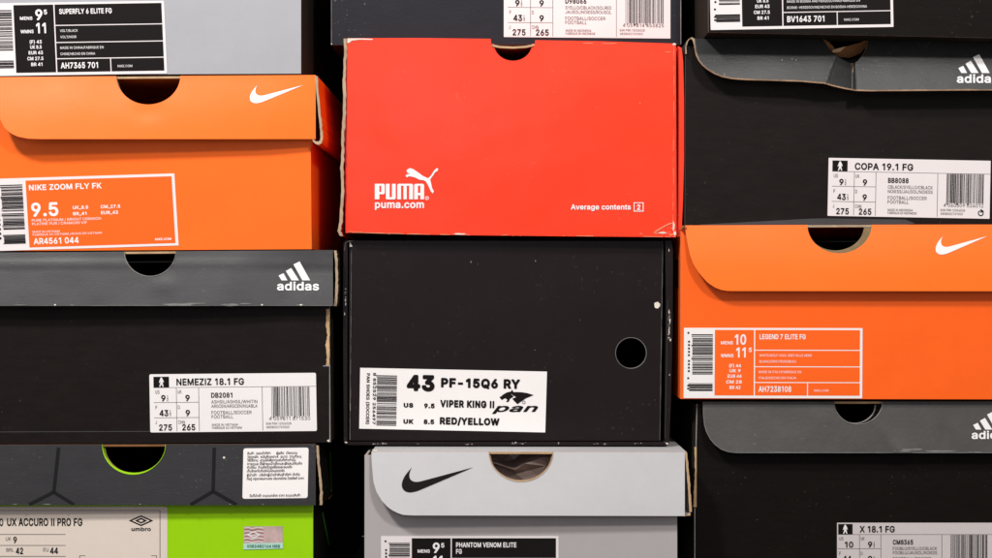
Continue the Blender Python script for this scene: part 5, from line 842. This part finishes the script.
# tissue paper inside
mb = MB(); rr = random.Random(12)
ROWS = [[(486, 454.2, 12), (497, 454.2, 17), (509, 454.2, 24), (520, 454.2, 25), (532, 454.2, 16), (545, 454.2, 10), (560, 454.2, 14)],
        [(482, 458, 10), (494, 460, 9), (504, 461, 22), (514, 460, 24), (528, 459, 11), (541, 458, 6), (562, 458, 9)],
        [(484, 462, 8), (495, 463.4, 3), (505, 466.6, 5), (515, 469.8, 4), (525, 463.6, 3.4), (536, 459.6, 6), (562, 463, 9)],
        [(484, 468, 9), (496, 466.4, 8), (506, 470, 9), (516, 474, 9), (530, 470, 9), (545, 466, 7), (562, 470, 8)],
        [(484, 484, 12), (497, 484, 13), (508, 487, 13), (518, 488, 12), (532, 486, 10), (546, 482, 9), (562, 480, 9)]]
vs = [at(px, py, (d - 17 + rr.uniform(-.4, .4))*MM) for row in ROWS for px, py, d in row]
mb.add(vs, [t_ for i in range(4) for j in range(6) for t_ in ([i*7+j, i*7+j+1, i*7+j+8], [i*7+j, i*7+j+8, i*7+j+7])], 'tissue')
t = mb.build('tissue_paper')
t['label'] = 'crumpled dark tissue paper seen through the thumb cut of the pale grey box'; t['category'] = 'tissue paper'

# === I: black box, top right
r = box('black shoe box topmost in the right stack, black sticker reading BV1643 701', 860, 34, -20)
fI = Face(-20)
body(r, fI, ((707.6, -140), (1040, -136), (1041, 38.6), (708.6, 32.2)), 'shaded_black', side='inside', edge='core', top=True)
swoosh_label(r, Face(-20), Aff((709.4, -42.6), (1.0213, -.0175), (.0182, 1.0227)), 'inkblack',
    ('9', '11', '5', '', '', 'VOLT/BLACK', 'VOLT/NOIR', 'MADE IN BOSNIA AND HERZEGOVINA/FABRIQUE EN', 'BOSNIE-HERZEGOVINE/HECHO EN BOSNIA HERZEGOVINA', 'BV1643 701', ('(F) 43', 'UK 8.5', 'EUR 43', 'CM 27.5', 'BR 41')), 61)

# === J: black box with dented lid
r = box('black shoe box with dented curling lid, resting on the right orange box', 850, 224, 3)
fJ = Face(3)
def exJ(mb, f):
    mb.poly([(700, 224.6), (812, 218.6), (826, 218.4), (905, 219.6), (915, 223.2), (905, 225.2), (700, 225.4)], f, 'lifted_black', .0002)
    mb.blob(690.6, 226, 4, 1, f, 'core')
body(r, fJ, ((685.4, 46), (1040, 46), (1040, 225), (685, 225.6)), 'black', side='black', notch=(850, 16, 14), edge='core', extra=exJ)
def dJ(x, y):
    v = max(0, min(1.1, (y-40)/48))
    d = 10*v**1.3 + 2.0*math.sin(v*3.0)
    # crushed valley under the torn thumb cut
    c = 833 + 12*(1-v); w = 9 + 6*v
    k = (x - (840 + 0*v))
    xl = 842 - 17*v; xr = 851.5 + 1.5*v
    if xl < x < xr: d -= 6.0*((x-xl)/(xr-xl))**1.2
    elif x >= xr: d -= 6.0*math.exp(-((x-xr)/1.5)**1.5)
    else: d += .8*math.exp(-(xl-x)/7)
    return d
fJl = Face(0, dJ)
def exJl(mb, f):
    rim(mb, f, botJ, 1.5, 'kraftrim', 3); rim(mb, f, [(694.2, 39), (695, 48), (697, 56), (700, 62), (706, 68.4)], .8, 'greychip', 4)
    for cx, cy in ((792, 59), (796, 60), (782, 60)): mb.blob(cx, cy, .6, .5, f, 'chip')
def ytJ(x):
    if x < 696: return 38.5 + (x-694)*.1
    return 39
def notJ(x):
    return 0
botJ = [(694, 44), (694.6, 48), (696, 55), (698.6, 60.5), (702, 65), (706.5, 69), (714, 73.8), (722, 77), (732, 79), (745, 80), (767, 80.6), (800, 81.6), (816, 83), (824, 83.6), (833, 86.2), (845, 89), (856, 90.8), (870, 91.2), (920, 90.8), (1042, 90)]
def topJ(x):
    t = pl([(694, 38.6), (822, 39), (823.5, 41), (831, 50.6), (836, 55), (842, 59.5), (848, 62.4), (853, 63.2), (858, 61), (863, 55), (866.5, 48), (868.4, 40), (869, 39), (1042, 39)])
    return t(x)
o = lid(r, fJl, 694, 1042, topJ, botJ, None, 'lit_black', 'kraft', topm='black', toppts=[(694, 38.4), (1042, 38.6)], topedge='black', extra=exJl,
    xsx=[694.3, 694.6, 695, 695.5, 696, 697, 698, 699, 700.5, 702, 704, 706.5, 709, 712, 716] + [820+i*1.25 for i in range(44)], side_l=(dense([(685.4, 54), (685.2, 47), (686.6, 41.6), (688.6, 39), (691, 38)], 4), 1.2, 'kraftpale'))
mb = MB()
mb.panel([(690.4, 37.6), (692, 37.3), (694.4, 38.6), (695, 41), (694.2, 46), (693.2, 42), (692.2, 39.6), (690.6, 38.9)], Face(-1), .3, 'kraftpale', 'black')
mb.build('rolled_edge', r)
# torn piece bent inside the cut
mb = MB()
T_ = [(822.6, 38.6, -2), (829, 42, 0), (835, 48.6, 1), (833.5, 52.5, 0), (846, 46.6, 0), (860, 42.6, 1), (869.4, 38.2, 0), (866.5, 45.6, 4), (861, 53, 6), (850, 57.8, 6), (840, 57, 4), (831, 51.4, 1)]
vs = [at(x, y, (z-.5)*MM) for x, y, z in T_]
mb.add(vs, [[0, 1, 2, 3, 11], [3, 4, 5, 6, 7, 8, 9, 10, 11]], 'kraftdark')
mb.add([v + Vector((0, .001, 0)) for v in vs], [[0, 1, 2, 3, 11], [3, 4, 5, 6, 7, 8, 9, 10, 11]], 'kraftdark')
mb.add([at(832, 50.4, -.0012), at(837, 48.6, -.0014), at(846, 46.4, -.0012), at(840, 51.8, -.0012), at(833, 52.6, -.0016)], [[0, 1, 2, 3, 4]], 'kraft')
mb.build('torn_board', o)
stripes_logo(fJl, 956.8, 82.5, .99, 'inkwhite', o)
grid_label(r, Face(3), Aff((828.7, 157.8), (.9725, .018), (-.02, 1.0)), 'paperpink', 'COPA 19.1 FG', 60, (('9', '12'), ('9', None), ('43', '13'), ('9', None), '275', '265'), 'BB8088',
    'CBLACK/SYELLO/CBLACK', 'NOIESS/JAUSOL/NOIESS', 'MADE IN INDONESIA', 'FABRIQUE EN INDONESIE', "4 060509 026012", 71, r=.5, recycle=True)

# === K: orange box, right stack
r = box('orange shoe box in the right stack with sticker reading AH7238108', 850, 399, 0)
fK = Face(1)
XK = at(680.6, 270, 1*MM).x
def exK(mb, f):
    # hand slot on the side wall, its dark hollow painted on a face
    def sp(Y, py, o): p = at(680.6, py, 0); return Vector((XK - o, Y*MM, p.z))
    mb.add([sp(12, 257, .0002), sp(27, 258, .0002), sp(27, 289, .0002), sp(12, 289, .0002)], [[0, 1, 2, 3]], 'kraftpale')
    mb.add([sp(10, 258.6, .0004), sp(24, 259, .0004), sp(24, 287.6, .0004), sp(10, 288, .0004)], [[0, 1, 2, 3]], 'inside')
body(r, fK, ((680.6, 227.4), (1040, 226.6), (1040, 399.4), (680.4, 398.8)), 'orange_deep', side='orange_deep', notch=(835.6, 28.6, 23.4), edge='kraftpale', ring=('kraftdim', 7), extra=exK)
dK = lambda x, y: max(0, (y-225)/66) * 6.2 + .8*math.sin(min(1, max(0, (y-225)/66))*3.1)
fKl = Face(-.8, dK)
o = lid(r, fKl, 685.4, 1042, [(685.4, 225.4), (840, 224.8), (1042, 224.4)], [(685.4, 229), (686.4, 236), (688.4, 247), (690.4, 256), (693.6, 264.4), (699, 273), (706, 281), (713, 286.6), (720, 289.6), (728, 291), (1042, 291.2)], (839.6, 32.2, 28.6), 'orange_lid', 'kraft', topm='orange_deep', topedge='kraftpale',
    xsx=[685.8, 686.4, 687, 688, 689, 690.4, 692, 694, 696, 698, 701, 704, 707, 710, 716])
mb = MB()
mb.panel([(681, 229.4), (681.6, 226.6), (683.6, 225.4), (686, 226.4), (687, 228.8), (685.6, 229), (684.6, 227.6), (682.8, 227.8), (682, 229.6)], Face(-2), .3, 'kraftdark', 'orange_deep')
mb.build('rolled_edge', r)
swoosh(fKl, 935.6, 236, 987.6, 254.6, 'inkwhite', o)
swoosh_label(r, Face(1), Aff((684, 327.8), (.998, .002), (-.006, .99)), 'inkorange',
    ('10', '11', '', '5', 'LEGEND 7 ELITE FG', 'WHITE/WOLF COOL GREY BLUE HERO', 'BLANC/GRIS FROID/BLEU', 'MADE IN ITALY/FABRIQUE EN', 'ITALIE/HECHO EN ITALIA', 'AH7238108', ('(F) 44', 'UK 9', 'EUR 44', 'CM 28', 'BR 42')), 81)

# === L: black box, bottom right
r = box('black shoe box with lit black lid, bottom of the right stack', 850, 640, 9)
fL = Face(9)
def exL(mb, f):
    L_ = dense([(694.4, 447), (695, 470), (694, 490), (693.4, 507)], 7, .3, 3)
    mb.poly(L_ + [(696.6, y) for x, y in reversed(L_)], f, 'kraft', .00025)
    mb.poly([(694.4, 508), (695.2, 508), (695.2, 640), (694.4, 640)], f, 'core', .00025)
    mb.poly([(696.8, 404), (697.4, 403.4), (696.4, 447), (695.6, 447)], f, 'core', .00025)
body(r, fL, ((696.4, 405), (1040, 405), (1040, 640), (693.6, 640)), 'shaded_black', side='inside', notch=(855, 20, 18), edge='core', ring=('core', .8), extra=exL)
dL = lambda x, y: max(0, (y-402)/51) * 6 + 1.0*math.exp(-(((x-880) - (y-425)*.8)/10)**2)*max(0, (y-410)/43)
fLl = Face(6, dL)
def exLl(mb, f):
    notchrim(mb, f, 858.4, 401.7, 24, 22.4, .6, 'greychip', .15, 1)
    rim(mb, f, [(703.2, 405), (703.4, 416), (704.4, 425), (706.4, 432), (710, 439), (715, 445), (721, 449.4), (728, 452), (736, 453), (1042, 453)], .7, 'greychip', 5)
    for cx, cy, rx, ry in ((914, 449.6, 13, 1.6), (940, 451.2, 20, 1.1), (905, 451, 8, 1), (975, 452, 10, .5), (780, 452.4, 14, .5)): mb.blob(cx, cy, rx, ry, f, 'greychip')
o = lid(r, fLl, 703, 1042, [(703, 401.8), (1042, 401.4)], [(703, 409), (703.4, 416), (704.4, 425), (706.4, 432), (710, 439), (715, 445), (721, 449.4), (728, 452), (736, 453), (1042, 453)], (858.4, 24, 22.4), 'lit_warm_black', 'core', topm='inside', topedge='kraft', extra=exLl,
    xsx=[703.4, 703.8, 704.4, 705, 706.4, 708, 710, 712.5, 715, 718, 721, 724] + [860+i*2.5 for i in range(28)])
stripes_logo(fLl, 971.6, 438.6, .94, 'inkwhite', o)
grid_label(r, Face(9), Aff((833.8, 521.6), (.96, 0), (0, .96)), 'papergrey', 'X 18.1 FG', 36.5, (('10', None), ('9', '12'), ('44', None), ('9', '12'), '280', '270'), 'CM8365',
    'FOOBLU/SYELLO/CBLACK', 'FOOBLU/JAUSOL/NOIESS', 'MADE IN INDONESIA', 'FABRIQUE EN INDONESIE', "4 060512 183654", 91, u0=3.4, v0=1.2, r=.5)

# ------------------------------------------------------------------ setting
def structure(name, vs, m):
    mb = MB(); mb.add([Vector(v) for v in vs], [[0, 1, 2, 3]], m); o = mb.build(name); o['kind'] = 'structure'; return o
structure('back_wall', [(-1.2, .5, 0), (1.2, .5, 0), (1.2, .5, .9), (-1.2, .5, .9)], 'wall')
structure('floor', [(-1.2, -.5, -.0002), (1.2, -.5, -.0002), (1.2, .5, -.0002), (-1.2, .5, -.0002)], 'wall')

# ------------------------------------------------------------------ lamps
def lamp(name, loc, tgt, size, watts, col):
    l = bpy.data.lights.new(name, 'AREA'); l.shape = 'DISK'; l.size = size; l.energy = watts; l.color = col
    o = bpy.data.objects.new(name, l); COL.objects.link(o); o.location = loc
    o.rotation_euler = (Vector(tgt) - Vector(loc)).to_track_quat('-Z', 'Y').to_euler(); return o
lamp('key_lamp', (-.56, -.84, 1.2), (-.12, 0, .26), .16, 16, (1, .97, .94))
lamp('side_lamp', (.46, -1.25, 1.2), (0, 0, .24), .16, 11, (1, .95, .90))
lamp('cool_lamp', (-.14, -1.25, .52), (-.08, 0, .36), .12, .8, (.84, .72, 1))
w = bpy.data.worlds.new('World'); SC.world = w; w.use_nodes = True
w.node_tree.nodes['Background'].inputs[0].default_value = (1, .985, .97, 1)
w.node_tree.nodes['Background'].inputs[1].default_value = .44

cam = bpy.data.cameras.new('camera'); co = bpy.data.objects.new('camera', cam); COL.objects.link(co)
co.location = (0, -D, H0); co.rotation_euler = (math.pi/2, 0, 0)
cam.sensor_width = 36; cam.lens = 36 * D / (992 * S); cam.clip_start = .05; cam.clip_end = 20
SC.camera = co
vs_ = SC.view_settings; vs_.view_transform = 'Standard'; vs_.look = 'None'; vs_.exposure = 0; vs_.gamma = 1
